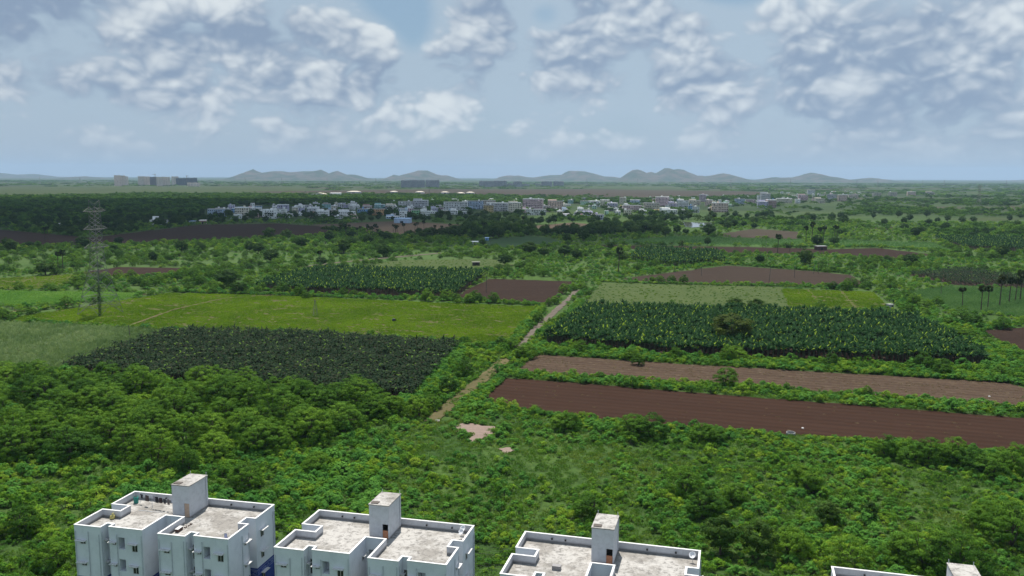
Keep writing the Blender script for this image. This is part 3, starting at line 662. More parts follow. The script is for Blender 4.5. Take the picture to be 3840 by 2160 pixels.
# ------------------------------------------------------------------ masses of plants (one object each, nobody could count them)
def scatter(name, label, cat, xy, scl, idx, meshes, zs=None, tilt=0.12, seed=0):
    rg = np.random.default_rng(seed); N = len(xy)
    if N == 0: return None
    coll = bpy.data.collections.new(name + '_kinds')
    for i, me in enumerate(meshes): coll.objects.link(bpy.data.objects.new('%s_kind_%03d' % (name, i), me))
    me = bpy.data.meshes.new(name); co = np.zeros((N, 3), np.float32); co[:, :2] = xy
    if zs is not None: co[:, 2] = zs
    me.vertices.add(N); me.vertices.foreach_set('co', co.ravel())
    a = me.attributes.new('turn', 'FLOAT_VECTOR', 'POINT'); r = np.zeros((N, 3), np.float32); r[:, 0] = rg.normal(0, tilt, N); r[:, 1] = rg.normal(0, tilt, N); r[:, 2] = rg.random(N) * 6.283
    a.data.foreach_set('vector', r.ravel())
    scl = np.asarray(scl, np.float32)
    if scl.ndim == 1: scl = np.stack([scl, scl, scl * (0.8 + 0.4 * rg.random(N)).astype(np.float32)], 1)
    a = me.attributes.new('size', 'FLOAT_VECTOR', 'POINT'); a.data.foreach_set('vector', np.ascontiguousarray(scl).ravel())
    a = me.attributes.new('kind_id', 'INT', 'POINT'); a.data.foreach_set('value', np.asarray(idx, np.int32))
    o = link(name, me); tag(o, label, cat, kind='stuff')
    t = bpy.data.node_groups.new(name, 'GeometryNodeTree')
    t.interface.new_socket('Geometry', in_out='INPUT', socket_type='NodeSocketGeometry'); t.interface.new_socket('Geometry', in_out='OUTPUT', socket_type='NodeSocketGeometry')
    gi = t.nodes.new('NodeGroupInput'); go = t.nodes.new('NodeGroupOutput'); ip = t.nodes.new('GeometryNodeInstanceOnPoints'); ci = t.nodes.new('GeometryNodeCollectionInfo')
    ci.inputs[0].default_value = coll; ci.inputs[1].default_value = True; ci.inputs[2].default_value = True
    def att(nm, ty):
        q = t.nodes.new('GeometryNodeInputNamedAttribute'); q.data_type = ty; q.inputs[0].default_value = nm; return q.outputs[0]
    er = t.nodes.new('FunctionNodeEulerToRotation'); t.links.new(att('turn', 'FLOAT_VECTOR'), er.inputs[0])
    t.links.new(gi.outputs[0], ip.inputs['Points']); t.links.new(ci.outputs[0], ip.inputs['Instance']); ip.inputs['Pick Instance'].default_value = True
    t.links.new(att('kind_id', 'INT'), ip.inputs['Instance Index']); t.links.new(er.outputs[0], ip.inputs['Rotation']); t.links.new(att('size', 'FLOAT_VECTOR'), ip.inputs['Scale'])
    t.links.new(ip.outputs[0], go.inputs[0])
    md = o.modifiers.new('scatter', 'NODES'); md.node_group = t
    return o
def grid(x0, x1, y0, y1, s, seed, jit=0.42, ang=0.0):
    rg = np.random.default_rng(seed); xs = np.arange(x0, x1, s); ys = np.arange(y0, y1, s)
    X, Y = np.meshgrid(xs, ys); P = np.stack([X.ravel(), Y.ravel()], 1) + rg.uniform(-jit, jit, (X.size, 2)) * s
    if ang:
        c = P.mean(0); a = math.radians(ang); P = (P - c) @ np.array([[math.cos(a), math.sin(a)], [-math.sin(a), math.cos(a)]]) + c
    return P
def wedge(y0, y1, s, seed, margin=12.0):
    """jittered points over the ground in view between two distances"""
    P = grid(-0.64 * y1 - margin, 0.64 * y1 + margin, y0, y1, s, seed)
    return P[np.abs(P[:, 0]) < 0.62 * P[:, 1] + margin]
def in_any(polys, P):
    r = np.zeros(len(P), bool)
    for q in polys: r |= inside(q, P)
    return r
def fill(P, s, seed, ang=0.0, jit=0.3):
    lo, hi = P.min(0), P.max(0); d = (hi - lo).max() * 0.25 if ang else 0
    g_ = grid(lo[0] - d, hi[0] + d, lo[1] - d, hi[1] + d, s, seed, jit, ang); return g_[inside(P, g_)]
def vnoise(P, f, off=0.0): return np.array([mnoise.noise(Vector((x * f, y * f, off))) for x, y in P])

# apartment blocks: where they stand (corner at the back left, turn) - used here to keep plants off
BLOCKS = [((-52.89, 115.14), -12.8), ((-25.55, 108.67), -13.56), ((1.76, 101.95), -14.6), ((36.59, 92.50), -14.9)]
def block_poly(o, deg, m):
    a = math.radians(deg); U = np.array([math.cos(a), math.sin(a)]); Vv = np.array([math.sin(a), -math.cos(a)])
    return np.array([np.array(o) + U * u + Vv * v for u, v in ((-m, -m), (21.5 + m, -m), (21.5 + m, 12 + m), (-m, 12 + m))])
KEEP = [poly_xy([(1682, 574), (1800, 572), (1815, 584), (1680, 586)]), poly_xy([(1010, 611), (1090, 613), (1090, 619), (1008, 617)]),
        strip([(755, 676), (820, 667), (910, 658), (1000, 650), (1110, 640)], [9, 9, 9, 9, 9])]        # open banks before the ponds and along the far road
for _x, _y, _r in ((1989, 1092, 2.6), (1100, 1060, 1.8)):
    _c = D(_x, _y + 5); KEEP.append(np.array([(_c.x + _r * math.cos(t_), _c.y - 0.6 * _r + 1.4 * _r * math.sin(t_)) for t_ in np.arange(0, 6.28, 0.6)]))
OPEN = FP + TP + POND + KEEP
EOF_MARK = None
# ------------------------------------------------------------------ plants: where they stand
BK = [block_poly(o, d, 2.0) for o, d in BLOCKS]; BKT = [block_poly(o, d, 4.5) for o, d in BLOCKS]
_front = np.array([[-90, 40], [-75, 108], [60, 76], [90, 40]])            # paved yard before the blocks, out of view
def prev_px(P):
    """preview pixel of ground points (for dividing the scrub into places)"""
    out = np.zeros((len(P), 2))
    for i, (x, y) in enumerate(P):
        v = Vector((x, y, -CAM_H)); w = v.dot(FW); out[i] = ((1920 + FPX * v.dot(RT) / w) / 1.49068, (1080 - FPX * v.dot(UP) / w) / 1.49068)
    return out
ZONES = [
 (lambda x, y: y > 1130 and x < 700, 'scrub behind the leftmost block'),
 (lambda x, y: y > 1130 and x < 1300, 'scrub behind the second block'),
 (lambda x, y: y > 1130 and x < 1800, 'scrub behind the third block'),
 (lambda x, y: y > 1130, 'scrub behind the rightmost block'),
 (lambda x, y: y > 925 and x < 520, 'near left thicket'),
 (lambda x, y: y > 925 and x < 1100, 'thicket before the dark bananas'),
 (lambda x, y: y > 990 and x < 1500, 'clearing beside the bare patch'),
 (lambda x, y: y > 990, 'bushes edging the dark ploughed field'),
 (lambda x, y: y > 850 and x < 1350, 'bushes beside the lower track'),
 (lambda x, y: y > 850, 'hedge below the right bananas'),
 (lambda x, y: y > 690 and x < 700, 'scrub around the pylon field'),
 (lambda x, y: y > 690 and x < 1500, 'scrub around the middle bananas'),
 (lambda x, y: y > 690, 'scrub beside the right bananas'),
 (lambda x, y: y > 595 and x < 700, 'sunlit thicket below the dark fields'),
 (lambda x, y: y > 595 and x < 1300, 'sunlit thicket behind the middle bananas'),
 (lambda x, y: y > 595 and x < 1900, 'scrub behind the dry field'),
 (lambda x, y: y > 595, 'scrub between the far right fields'),
 (lambda x, y: x < 900, 'dark wood left of town'),
 (lambda x, y: x < 1700, 'wood in front of town'),
 (lambda x, y: True, 'plain right of town'),
]
def zone(px):
    for f, s in ZONES:
        if f(*px): return s

def third(xs, x):
    lo, hi = min(xs), max(xs); f = (x - lo) / max(hi - lo, 1e-6); return 'left end' if f < 0.2 else 'left part' if f < 0.4 else 'middle' if f < 0.6 else 'right part' if f < 0.8 else 'right end'
def size_word(w, a, b): return 'small' if w < a else 'medium' if w < b else 'large'
def place_labels(px):
    zs = [zone(q) for q in px]; by = {}
    for z_, q in zip(zs, px): by.setdefault(z_, []).append(q[0])
    return ['%s of the %s' % (third(by[z_], q[0]), z_) for z_, q in zip(zs, px)]
# --- thorn trees: the ones the photograph sets apart, then the thickets
hand = []      # preview px of the base, width in metres
for x, y, w in [(75, 1015, 9), (130, 1000, 8), (230, 1035, 9), (420, 1045, 8.5), (490, 1020, 9), (450, 1060, 9), (640, 1000, 7), (690, 1015, 8), (620, 985, 7), (760, 1030, 9), (830, 1045, 10),
                (900, 1040, 9), (940, 1050, 8), (700, 1075, 10), (620, 1095, 9), (560, 1080, 8), (660, 1135, 9), (760, 1100, 8), (540, 1150, 8), (170, 1165, 9), (390, 1165, 9), (330, 1150, 8), (30, 1125, 9), (45, 1160, 8), (110, 1130, 8),
                (1050, 1050, 6), (1085, 1030, 5), (1130, 985, 5.5), (1170, 950, 5), (1430, 1085, 5.5), (1410, 1080, 4.5), (1590, 1100, 8), (1640, 1105, 7), (1765, 1110, 5.5), (1800, 1115, 5), (2230, 1150, 4.5), (2295, 1160, 6.5), (2340, 1165, 6), (2400, 1165, 6.5), (2440, 1180, 6), (2490, 1195, 7),
                (2550, 1190, 6), (2040, 1240, 4), (2330, 1430, 9), (2270, 1420, 7), (2400, 1440, 8), (2130, 1440, 7), (1990, 1400, 6), (2540, 1370, 8), (2480, 1330, 6), (1480, 1300, 5), (1550, 1420, 6), (620, 1230, 6), (470, 1190, 5), (800, 1190, 6), (60, 1345, 5),
                (1590, 906, 6), (1605, 918, 5), (1850, 905, 9), (1830, 910, 6), (2180, 1000, 3), (1700, 905, 5), (2090, 925, 6), (2330, 775, 8), (2300, 770, 7), (2420, 812, 9), (2450, 820, 8), (2520, 828, 8), (2430, 850, 7), (1290, 880, 5), (1260, 870, 4.5), (1395, 765, 5), (1380, 770, 4), (770, 750, 5), (1480, 745, 4), (1660, 712, 7), (1690, 710, 6), (1720, 714, 6), (1640, 712, 4)]:
    p = D(x, y); hand.append((p.x, p.y, w * (1.25 if y > 930 else 1.0)))
cand = [np.array(hand)]
THICK = poly_xy([(-200, 950), (150, 958), (600, 990), (940, 1015), (1000, 1040), (930, 1085), (700, 1135), (420, 1120), (200, 1160), (-250, 1150)])
P = wedge(105, 330, 4.8, 21); P = P[~in_any(OPEN + BKT + [_front], P)]
k = RNG.random(len(P)); inT = inside(THICK, P); dn = vnoise(P, 0.03, 3.0)
kp = (inT & (k < 0.5)) | (~inT & (k < 0.02 + 0.20 * np.clip(dn, -0.1, 1))); P = P[kp]; inT = inT[kp]
cand.append(np.column_stack([P, np.where(inT, 6.5 + 5.0 * RNG.random(len(P)), 4.2 + 4.2 * RNG.random(len(P)))]))
P = wedge(330, 950, 6.5, 22, 20); P = P[~in_any(OPEN, P)]
dn = vnoise(P, 0.014, 9.0) + 0.35 * vnoise(P, 0.05, 1.0); px = prev_px(P)
lush = (px[:, 0] < 1350) & (px[:, 1] > 575)                               # the sunlit thickets on the left are close set
k = RNG.random(len(P)); P = P[k < np.where(lush, 0.40, np.where(px[:, 1] > 600, 0.14, 0.12)) + 0.6 * dn]
cand.append(np.column_stack([P, 4.0 + 3.6 * RNG.random(len(P))]))
ALL = np.concatenate(cand); nh = len(hand)
vis = ALL[:, 2] / np.hypot(ALL[:, 0], ALL[:, 1]); vis[:nh] += 10
order = np.argsort(-vis); top = order[:296]; rest = order[296:]
px = prev_px(ALL[top, :2]); pls = place_labels(px)
for q, i in enumerate(top):
    x, y, w = ALL[i]; kk = int(np.argmin(np.abs(np.array(THORN.R) * 2.15 * (0.8 + 0.4 * RNG.random(8)) - w))); s = w / (2.15 * THORN.R[kk])
    THORN.put('thorn_tree', x, y, (s, s, s * (0.8 + 0.3 * RNG.random())), RNG.random() * 6.28, kk, '%s feathery thorn tree, %s' % (size_word(w, 6.5, 9.5), pls[q]), 'tree', '%s thorn trees at the %s' % (size_word(w, 6.5, 9.5), pls[q]))
R_ = ALL[rest]; idx = RNG.integers(0, 8, len(R_))
_s = R_[:, 2] / (2.15 * np.array(THORN.R)[idx]); scatter('thorn_thicket', 'far thicket of thorn trees spreading between the fields', 'thicket', R_[:, :2], np.column_stack([_s, _s, _s * (0.62 + 0.3 * RNG.random(len(_s)))]), idx, THORN.joint, seed=1)

# --- dark leafy trees
lt = []
for x, y, w, lab in [(1838, 868, 7.6, 'round dark tree standing inside the large right banana plantation'), (1850, 782, 6, 'dark tree at the back edge of the right banana plantation'), (1900, 788, 6, 'lower dark tree right of the one at the banana edge'), (1935, 792, 5, 'small dark tree between the pale field and the bananas'),
                     (115, 692, 8.5, 'large dark round tree beside two palms on the left'), (570, 722, 9, 'large dark tree left of the middle bananas'), (600, 738, 6, 'smaller dark tree in front of the large one by the middle bananas'), (1270, 668, 8, 'dark round tree behind the brown plot'),
                     (1812, 1395, 5.6, 'dark upright tree left of another behind the third block'), (1905, 1405, 5.6, 'dark upright tree right of the third apartment block'), (2085, 1322, 4.2, 'small dark tree casting a shadow in the right scrub'), (2185, 1310, 3.4, 'pale topped little tree in the right scrub'),
                     (2290, 668, 8, 'dark round tree on the right below the brown plot'), (1782, 592, 12, 'large spreading tree at the edge of the green field'), (2098, 616, 7, 'dark bushy tree at the foot of a palm'), (1730, 655, 7, 'dark tree above the dry field'), (1420, 645, 8, 'dark tree behind the track'), (1330, 640, 9, 'dark tree clump behind the weedy field'), (810, 668, 6, 'dark tree at the foot of a lone palm')]:
    w = 13.0 if y == 868 else w * (1.3 if y < 900 else 0.95); p = D(x, y); lt.append((p.x, p.y, w)); kk = int(RNG.integers(4)); s = w / (2 * LEAFY.R[kk])
    (OLIVE if y == 868 else LEAFY).put('leafy_tree', p.x, p.y, (s, s, s * (0.72 if y == 868 else 0.72 if y < 900 else 1.0)), RNG.random() * 6.28, kk, lab, 'tree')
P = wedge(560, 1250, 14, 31, 20); P = P[~in_any(OPEN, P)]; px = prev_px(P)
TOWN_F = poly_xy([(500, 556), (800, 552), (1000, 565), (1250, 570), (1700, 566), (2150, 540), (2200, 500), (2080, 478), (1500, 495), (1000, 495), (520, 512)])
WOODS = poly_xy([(1060, 572), (1250, 560), (1500, 568), (1700, 572), (1640, 590), (1350, 600), (1130, 604), (1000, 598)])
pr = np.where(inside(WOODS, P), 0.95, np.where(inside(TOWN_F, P), 0.24, np.where((px[:, 0] < 620) & (px[:, 1] < 600), 0.42, 0.06)))
P = P[RNG.random(len(P)) < pr]
d = np.hypot(P[:, 0], P[:, 1]); P = P[np.argsort(d)]
px = prev_px(P); pls = place_labels(px)
for q, (x, y) in enumerate(P[:270]):
    kk = int(RNG.integers(4)); w = 5.6 + 5.6 * RNG.random(); s = w / (2 * LEAFY.R[kk])
    LEAFY.put('leafy_tree', x, y, (s, s, s * (0.8 + 0.25 * RNG.random())), RNG.random() * 6.28, kk, '%s dark leafy tree, %s' % (size_word(w, 7.2, 9.4), pls[q]), 'tree', '%s leafy trees at the %s' % (size_word(w, 7.2, 9.4), pls[q]))
R_ = P[270:]; scatter('town_wood', 'dark leafy trees massed around the town houses', 'trees', R_, 0.9 + 0.5 * RNG.random(len(R_)), RNG.integers(0, 4, len(R_)), LEAFY.joint, seed=2)

# --- far woodland
FOREST = poly_xy([(-500, 498), (0, 497), (400, 490), (760, 492), (1300, 496), (1560, 505), (1700, 502), (1960, 494), (2000, 500), (1500, 512), (900, 517), (600, 514), (505, 530), (470, 552), (330, 556), (-500, 566)])
P = wedge(850, 2600, 13, 41, 30); P = P[~in_any(OPEN, P)]; px = prev_px(P)
f_ = inside(FOREST, P); tw = inside(TOWN_F, P); dn = vnoise(P, 0.004, 2.0)
pr = np.where(f_, 0.95, np.where(tw, 0.03, np.where(P[:, 1] > 1500, 0.12, 0.08) + 0.45 * dn)); P = P[RNG.random(len(P)) < pr]
scatter('far_woodland', 'dark woodland and scrub on the plain around town', 'woodland', P, 0.75 + 0.5 * RNG.random(len(P)), RNG.integers(0, 6, len(P)), GROVE, seed=3)
P = wedge(2600, 8500, 60, 42, 80); P = P[~in_any(OPEN, P)]; dn = vnoise(P * np.array([1, 2.2]), 0.0011, 6.0)
P = P[RNG.random(len(P)) < 0.16 + 0.75 * np.clip(dn, -0.2, 1)]
scatter('distant_groves', 'scattered groves fading towards the horizon', 'groves', P, np.column_stack([1.8 + 1.6 * RNG.random(len(P)), 1.5 + RNG.random(len(P)), 0.9 + 0.7 * RNG.random(len(P))]), RNG.integers(0, 6, len(P)), GROVE, tilt=0.0, seed=4)

# --- shrubs: scrub by the blocks, hedges along the fields
S = []
CLEAR = poly_xy([(1090, 1060), (1270, 1050), (1420, 1062), (1560, 1110), (1560, 1180), (1420, 1240), (1200, 1200), (1060, 1140)])
P = wedge(96, 335, 1.35, 51); P = P[~in_any(OPEN + BK + [_front], P)]; px = prev_px(P)
inT = inside(THICK, P); inC = inside(CLEAR, P); dn = vnoise(P, 0.045, 4.0); d2n = vnoise(P, 0.16, 7.0); k = RNG.random(len(P))
low = (px[:, 0] > 1000) & (px[:, 1] > 1040)                              # right of the thickets: low creepers and herbs, few tall bushes
keep = (inT & (k < 0.22)) | (inC & (k < 0.42 + 0.8 * dn + 0.8 * d2n)) | (~inT & ~inC & (k < 0.68 + 0.4 * dn + 0.6 * d2n)); P = P[keep]; dn = dn[keep]; inC = inC[keep]; low = low[keep]; d2n = d2n[keep]; inT = inT[keep]
sz = 0.36 + 0.42 * RNG.random(len(P)) + 0.75 * RNG.random(len(P)) ** 7 + 0.30 * np.clip(dn, 0, 1) + 0.3 * np.clip(d2n, 0, 1)
sz = np.where(inT, sz * 1.5, np.where(low, sz * 0.85, sz * 1.15))
S.append(np.column_stack([P, sz, (RNG.random(len(P)) < np.where(inC, 0.7, 0.30 + 0.5 * dn)).astype(float)]))
P = wedge(335, 640, 3.0, 52, 20); P = P[~in_any(OPEN, P)]; dn = vnoise(P, 0.03, 5.0); pq = prev_px(P); P = P[RNG.random(len(P)) < np.where((pq[:, 0] < 1350) & (pq[:, 1] < 680), 0.15, 0.5) + 0.5 * dn]
S.append(np.column_stack([P, 0.7 + 0.8 * RNG.random(len(P)), (RNG.random(len(P)) < 0.3).astype(float)]))
P = wedge(640, 1100, 6.0, 53, 20); P = P[~in_any(OPEN + [TOWN_F], P)]; P = P[RNG.random(len(P)) < 0.5]
S.append(np.column_stack([P, 1.4 + 1.2 * RNG.random(len(P)), np.zeros(len(P))]))
def hedge(pts, width, step, s0, s1, seed, vine=0.3):
    rg = np.random.default_rng(seed); C = [D(*p) for p in pts]; out = []
    for a, b in zip(C[:-1], C[1:]):
        L = (b - a).length; n_ = max(1, int(L / step)); t = (b - a).normalized(); nn = Vector((-t.y, t.x, 0))
        for q in range(n_):
            p = a + (b - a) * ((q + rg.random()) / n_) + nn * rg.uniform(-width / 2, width / 2); out.append((p.x, p.y, rg.uniform(s0, s1), float(rg.random() < vine)))
    S.append(np.array(out))
hedge([(1298, 943), (1500, 953), (1900, 984), (2250, 1010), (2640, 1042)], 0.9, 0.40, 0.32, 0.66, 61)
hedge([(1335, 886), (1700, 908), (2100, 932), (2560, 962)], 4.0, 0.26, 0.6, 1.25, 62)
hedge([(1275, 905), (1310, 886), (1360, 876)], 3.5, 0.28, 0.6, 1.2, 63)
hedge([(1200, 1010), (1265, 948), (1300, 935)], 2.5, 0.3, 0.5, 0.9, 64, 0.6)
hedge([(1215, 1020), (1400, 1048), (1700, 1080), (2200, 1114), (2640, 1150)], 2.0, 0.5, 0.4, 0.9, 65, 0.5)
hedge([(1362, 776), (1330, 812), (1290, 868)], 3.5, 0.35, 0.7, 1.3, 66); hedge([(1380, 850), (1440, 785), (1462, 760)], 3.0, 0.3, 0.7, 1.2, 67)
hedge([(440, 733), (760, 745), (1100, 755), (1370, 768)], 3.0, 0.7, 0.6, 1.2, 68, 0.5); hedge([(80, 806), (250, 818), (340, 826), (520, 832)], 1.5, 0.6, 0.4, 0.7, 69)
hedge([(1155, 875), (1130, 910), (1060, 990), (1030, 1015)], 7.0, 0.14, 0.5, 1.1, 70, 0.8)
hedge([(1510, 709), (1800, 718), (2190, 724)], 1.6, 0.6, 0.5, 1.0, 71); hedge([(1480, 779), (1990, 788), (2240, 784)], 1.6, 0.7, 0.5, 1.0, 72); hedge([(70, 768), (180, 764), (300, 752)], 1.4, 0.5, 0.6, 0.9, 73)
hedge([(2240, 735), (2300, 790), (2440, 870), (2560, 950)], 7.0, 0.3, 0.6, 1.2, 74, 0.6); hedge([(1560, 690), (1830, 664), (2140, 688)], 3, 0.8, 0.8, 1.5, 75); hedge([(2010, 622), (2200, 622), (2400, 634)], 3, 1.2, 1.0, 2.0, 76)
S = np.concatenate(S); S = S[~in_any(BK + KEEP, S[:, :2])]
vis = S[:, 2] / np.hypot(S[:, 0], S[:, 1]); order = np.argsort(-vis)
# of the nearest shrubs, those inside the frame
px_all = prev_px(S[order[:1400], :2]); pick = [o for o, q in zip(order[:1400], px_all) if -20 < q[0] < 2600 and q[1] < 1470][:298]
pset = set(pick); px = prev_px(S[pick, :2]); pls = place_labels(px)
for q, i in enumerate(pick):
    x, y, s, v = S[i]; K = VINE if v else SHRUB
    word = 'low broad leaved bush' if v else 'leafy green shrub'
    K.put('shrub', x, y, (s, s, s * (0.75 + 0.55 * RNG.random())), RNG.random() * 6.28, int(RNG.integers(6)), '%s %s, %s' % (size_word(s, 1.0, 1.4), word, pls[q]), 'shrub', '%s %ss at the %s' % (size_word(s, 1.0, 1.4), word, pls[q]))
R_ = np.array([S[i] for i in order if i not in pset])
for v, K, nm, lb in ((0, SHRUB, 'scrub', 'dense green scrub covering the ground between fields'), (1, VINE, 'bramble', 'lighter broad leaved bushes and creepers among the scrub')):
    q = R_[R_[:, 3] == v]; scatter(nm, lb, 'scrub', q[:, :2], np.column_stack([q[:, 2], q[:, 2], q[:, 2] * (0.7 + 0.6 * RNG.random(len(q)))]), RNG.integers(0, len(K.joint), len(q)), K.joint, seed=5 + v)

# --- grass and herbs between the near shrubs
P = wedge(98, 300, 1.0, 55); P = P[~in_any(FP + BK + [_front], P)]; tr_ = in_any(TP, P); P = P[RNG.random(len(P)) < np.where(in_any(TP, P), 0.12, 0.42)]
scatter('grass', 'rough grass and herbs between the near bushes', 'grass', P, 0.7 + 0.8 * RNG.random(len(P)), RNG.integers(0, 4, len(P)), TUFTS, seed=8)
P = fill(FP[32], 1.6, 56); P = P[RNG.random(len(P)) < 0.10]; 
P2 = np.concatenate([fill(FP[31], 2.2, 57, 0, 0.9), fill(FP[3], 2.2, 58, 0, 1.0)]); P2 = P2[RNG.random(len(P2)) < 0.35]
scatter('weeds', 'thin weeds over the pale fields and bare patch', 'weeds', np.concatenate([P, P2]), 0.5 + 0.6 * RNG.random(len(P) + len(P2)), RNG.integers(0, 4, len(P) + len(P2)), TUFTS, seed=9)

# --- crops
beds = [poly_xy([(1967, 727), (2031, 729), (2078, 786), (1992, 787)]), poly_xy([(2037, 729), (2112, 732), (2158, 785), (2084, 786)]), poly_xy([(2119, 732), (2195, 735), (2238, 777), (2164, 784)])]
P = np.concatenate([fill(FP[7], 1.05, 81, A1, 0.2)] + [fill(b, 1.1, 82, A1, 0.35) for b in beds] + [fill(FP[13], 1.5, 83)])
P = P[~in_any(TP, P)]; ca, sa = math.cos(math.radians(A1)), math.sin(math.radians(A1)); uv = np.column_stack([(P[:, 0] * ca + P[:, 1] * sa) * 0.16, (-P[:, 0] * sa + P[:, 1] * ca) * 0.9])
dn = vnoise(uv, 0.5, 8.0); k = RNG.random(len(P)); P = P[k < 0.86 + 1.2 * dn]
scatter('leaf_crop', 'low yellow green leafy crop growing in rows', 'crop', P, 0.6 + 0.55 * RNG.random(len(P)), RNG.integers(0, 5, len(P)), CROPS, tilt=0.06, seed=10)
P = fill(FP[9], 1.1, 84, 0, 0.5); P = P[RNG.random(len(P)) < 0.85]; scatter('grain_crop', 'grey green standing grain on the left', 'crop', P, 0.6 + 0.7 * RNG.random(len(P)), RNG.integers(0, 4, len(P)), GRAIN, tilt=0.05, seed=11)
P = np.concatenate([fill(FP[20], 1.5, 85), fill(FP[15], 3.0, 86), fill(FP[17], 3.0, 87)]); scatter('green_grain', 'blue green grain in the fields on the right', 'crop', P, 0.9 + 0.5 * RNG.random(len(P)), RNG.integers(0, 4, len(P)), GRAINB, tilt=0.05, seed=12)
P = fill(FP[12], 1.5, 88); scatter('lime_crop', 'bright pale green crop left of the pylon', 'crop', P, 0.9 + 0.5 * RNG.random(len(P)), RNG.integers(0, 3, len(P)), LIME, tilt=0.05, seed=13)

P = np.concatenate([fill(FP[1], 1.0, 97, A1, 0.45), fill(FP[0], 2.6, 98, A1, 0.45)]); uv = np.column_stack([(P[:, 0] * ca + P[:, 1] * sa) * 0.08, (-P[:, 0] * sa + P[:, 1] * ca) * 0.5]); dn = vnoise(uv, 0.8, 2.0); P = P[RNG.random(len(P)) < 0.16 + 0.7 * dn]
scatter('straw', 'pale straw lying in streaks on the brown fields', 'straw', P, 0.5 + 0.6 * RNG.random(len(P)), RNG.integers(0, 3, len(P)), STRAWS, seed=16)

# --- banana plantations
bn = []
for fi, sp, sd, kind_, s0 in ((2, 1.55, 91, 0, 0.95), (8, 1.4, 92, 1, 0.9), (10, 1.8, 93, 0, 0.9), (19, 2.6, 94, 0, 1.0), (21, 2.6, 95, 1, 0.9)):
    P = fill(FP[fi], sp, sd, A1, 0.14); P = P[RNG.random(len(P)) < 0.96]
    bn.append(np.column_stack([P, s0 * (0.8 + 0.4 * RNG.random(len(P))), np.full(len(P), kind_), np.full(len(P), fi)]))
far_b = poly_xy([(1580, 655), (1620, 632), (1800, 640), (1825, 662), (1700, 672)]); P = fill(far_b, 2.6, 96); bn.append(np.column_stack([P, 0.9 + 0.3 * RNG.random(len(P)), np.zeros(len(P)), np.full(len(P), 50)]))
bn = np.concatenate(bn); rd = next(i for i in range(1)) ; lt_ = np.array(lt)[:, :2]
bn = bn[np.min(np.hypot(bn[:, None, 0] - lt_[None, :1, 0], bn[:, None, 1] - lt_[None, :1, 1]), 1) > 4.0]
d = np.hypot(bn[:, 0], bn[:, 1]); order = np.argsort(d)
g0 = [i for i in order if bn[i, 4] == 8][:150]; g1 = [i for i in order if bn[i, 4] == 2][:148]; ind = set(g0 + g1)
for i in g0 + g1:
    x, y, s, kd, fi = bn[i]; K = BAND if kd else BAN; th = third([bn[j, 0] for j in (g0 if kd else g1)], x); sw = size_word(s, 0.86 if kd else 0.9, 0.98 if kd else 1.03)
    lab = ('%s dark ragged banana plant, front rows, %s of the left plantation' if kd else '%s upright banana plant, front rows, %s of the right plantation') % (sw, th)
    K.put('banana_plant', x, y, s * (1 if kd else 1.05), RNG.random() * 6.28, int(RNG.integers(6)), lab, 'banana plant', '%s front banana plants at the %s of the %s plantation' % (sw, th, 'left' if kd else 'right'))
lone = D(2247, 776); BAN.put('banana_plant', lone.x, lone.y, 1.0, 0.5, 2, 'single banana plant beside the small grey pump house', 'banana plant')
R_ = np.array([bn[i] for i in range(len(bn)) if i not in ind])
for kd, K, nm, lb in ((0, BAN, 'banana_plantation', 'rows of green banana plants filling the plantations'), (1, BAND, 'dark_banana_plantation', 'rows of dark ragged banana plants filling the left plantation')):
    q = R_[R_[:, 3] == kd]; scatter(nm, lb, 'plantation', q[:, :2], q[:, 2] * (1 if kd else 1.05), RNG.integers(0, 6, len(q)), K.joint, tilt=0.06, seed=14 + kd)

# --- palms: base and crown-top pixels of the photograph give place and height
PALMS = [(218, 1012, 945, 'left of a pair of tall palms by the dark round tree'), (236, 1014, 938, 'right of a pair of tall palms by the dark round tree'), (1200, 1000, 940, 'lone palm standing behind the middle bananas'), (2319, 1031, 931, 'lone tall palm above the pale green field'),
 (2915, 955, 880, 'lone palm beside the brown strip on the right'), (3609, 1155, 1078, 'thick headed palm nearest in the blue green field'), (3678, 1172, 1072, 'bent tall palm second in the blue green field'), (3703, 1165, 1074, 'leaning thin palm beside the bent palm'), (3747, 1155, 1037, 'straight tall palm in the right row of palms'),
 (3783, 1140, 1040, 'palm second from the right edge row'), (3806, 1136, 1045, 'thin palm close to the right edge'), (3824, 1134, 1015, 'tallest palm at the right edge'), (3022, 911, 848, 'leftmost palm of the group right of the long green field'), (3044, 909, 824, 'tallest palm of the group right of the long green field'), (3074, 913, 853, 'third palm of the group right of the long green field'),
 (3087, 911, 848, 'fourth palm of the group right of the long green field'), (3128, 897, 846, 'left of two close palms above the dark bush'), (3139, 896, 848, 'right of two close palms above the dark bush'), (2081, 860, 822, 'tall thin palm on the pale field below town'), (1962, 852, 812, 'palm left on the pale field below town'),
 (1993, 857, 818, 'middle palm on the pale field below town'), (2494, 857, 818, 'lone palm left of the wide pond'), (2658, 826, 782, 'tall palm behind the wide pond'), (2676, 846, 805, 'palm right of the wide pond'), (170, 905, 852, 'small palm on the left among the dark fields'), (180, 893, 850, 'second small palm among the dark fields on the left')]
def palm(bx, by, ty, lab, grp=None, K=PALM, nm='palmyra_palm', base_h=12.6):
    p = G(bx, by); dist = p.y * math.cos(_p) ; h = (by - ty) / FPX * (FW.dot(p - Vector((0, 0, CAM_H)))) / math.cos(_p) * 1.0
    h = min(max(h, 5.0), 18.0); s = h / base_h
    K.put(nm, p.x, p.y, (s ** 0.6, s ** 0.6, s), RNG.random() * 6.28, int(RNG.integers(4)), lab, 'palm tree', grp)
for a in PALMS: palm(*a)
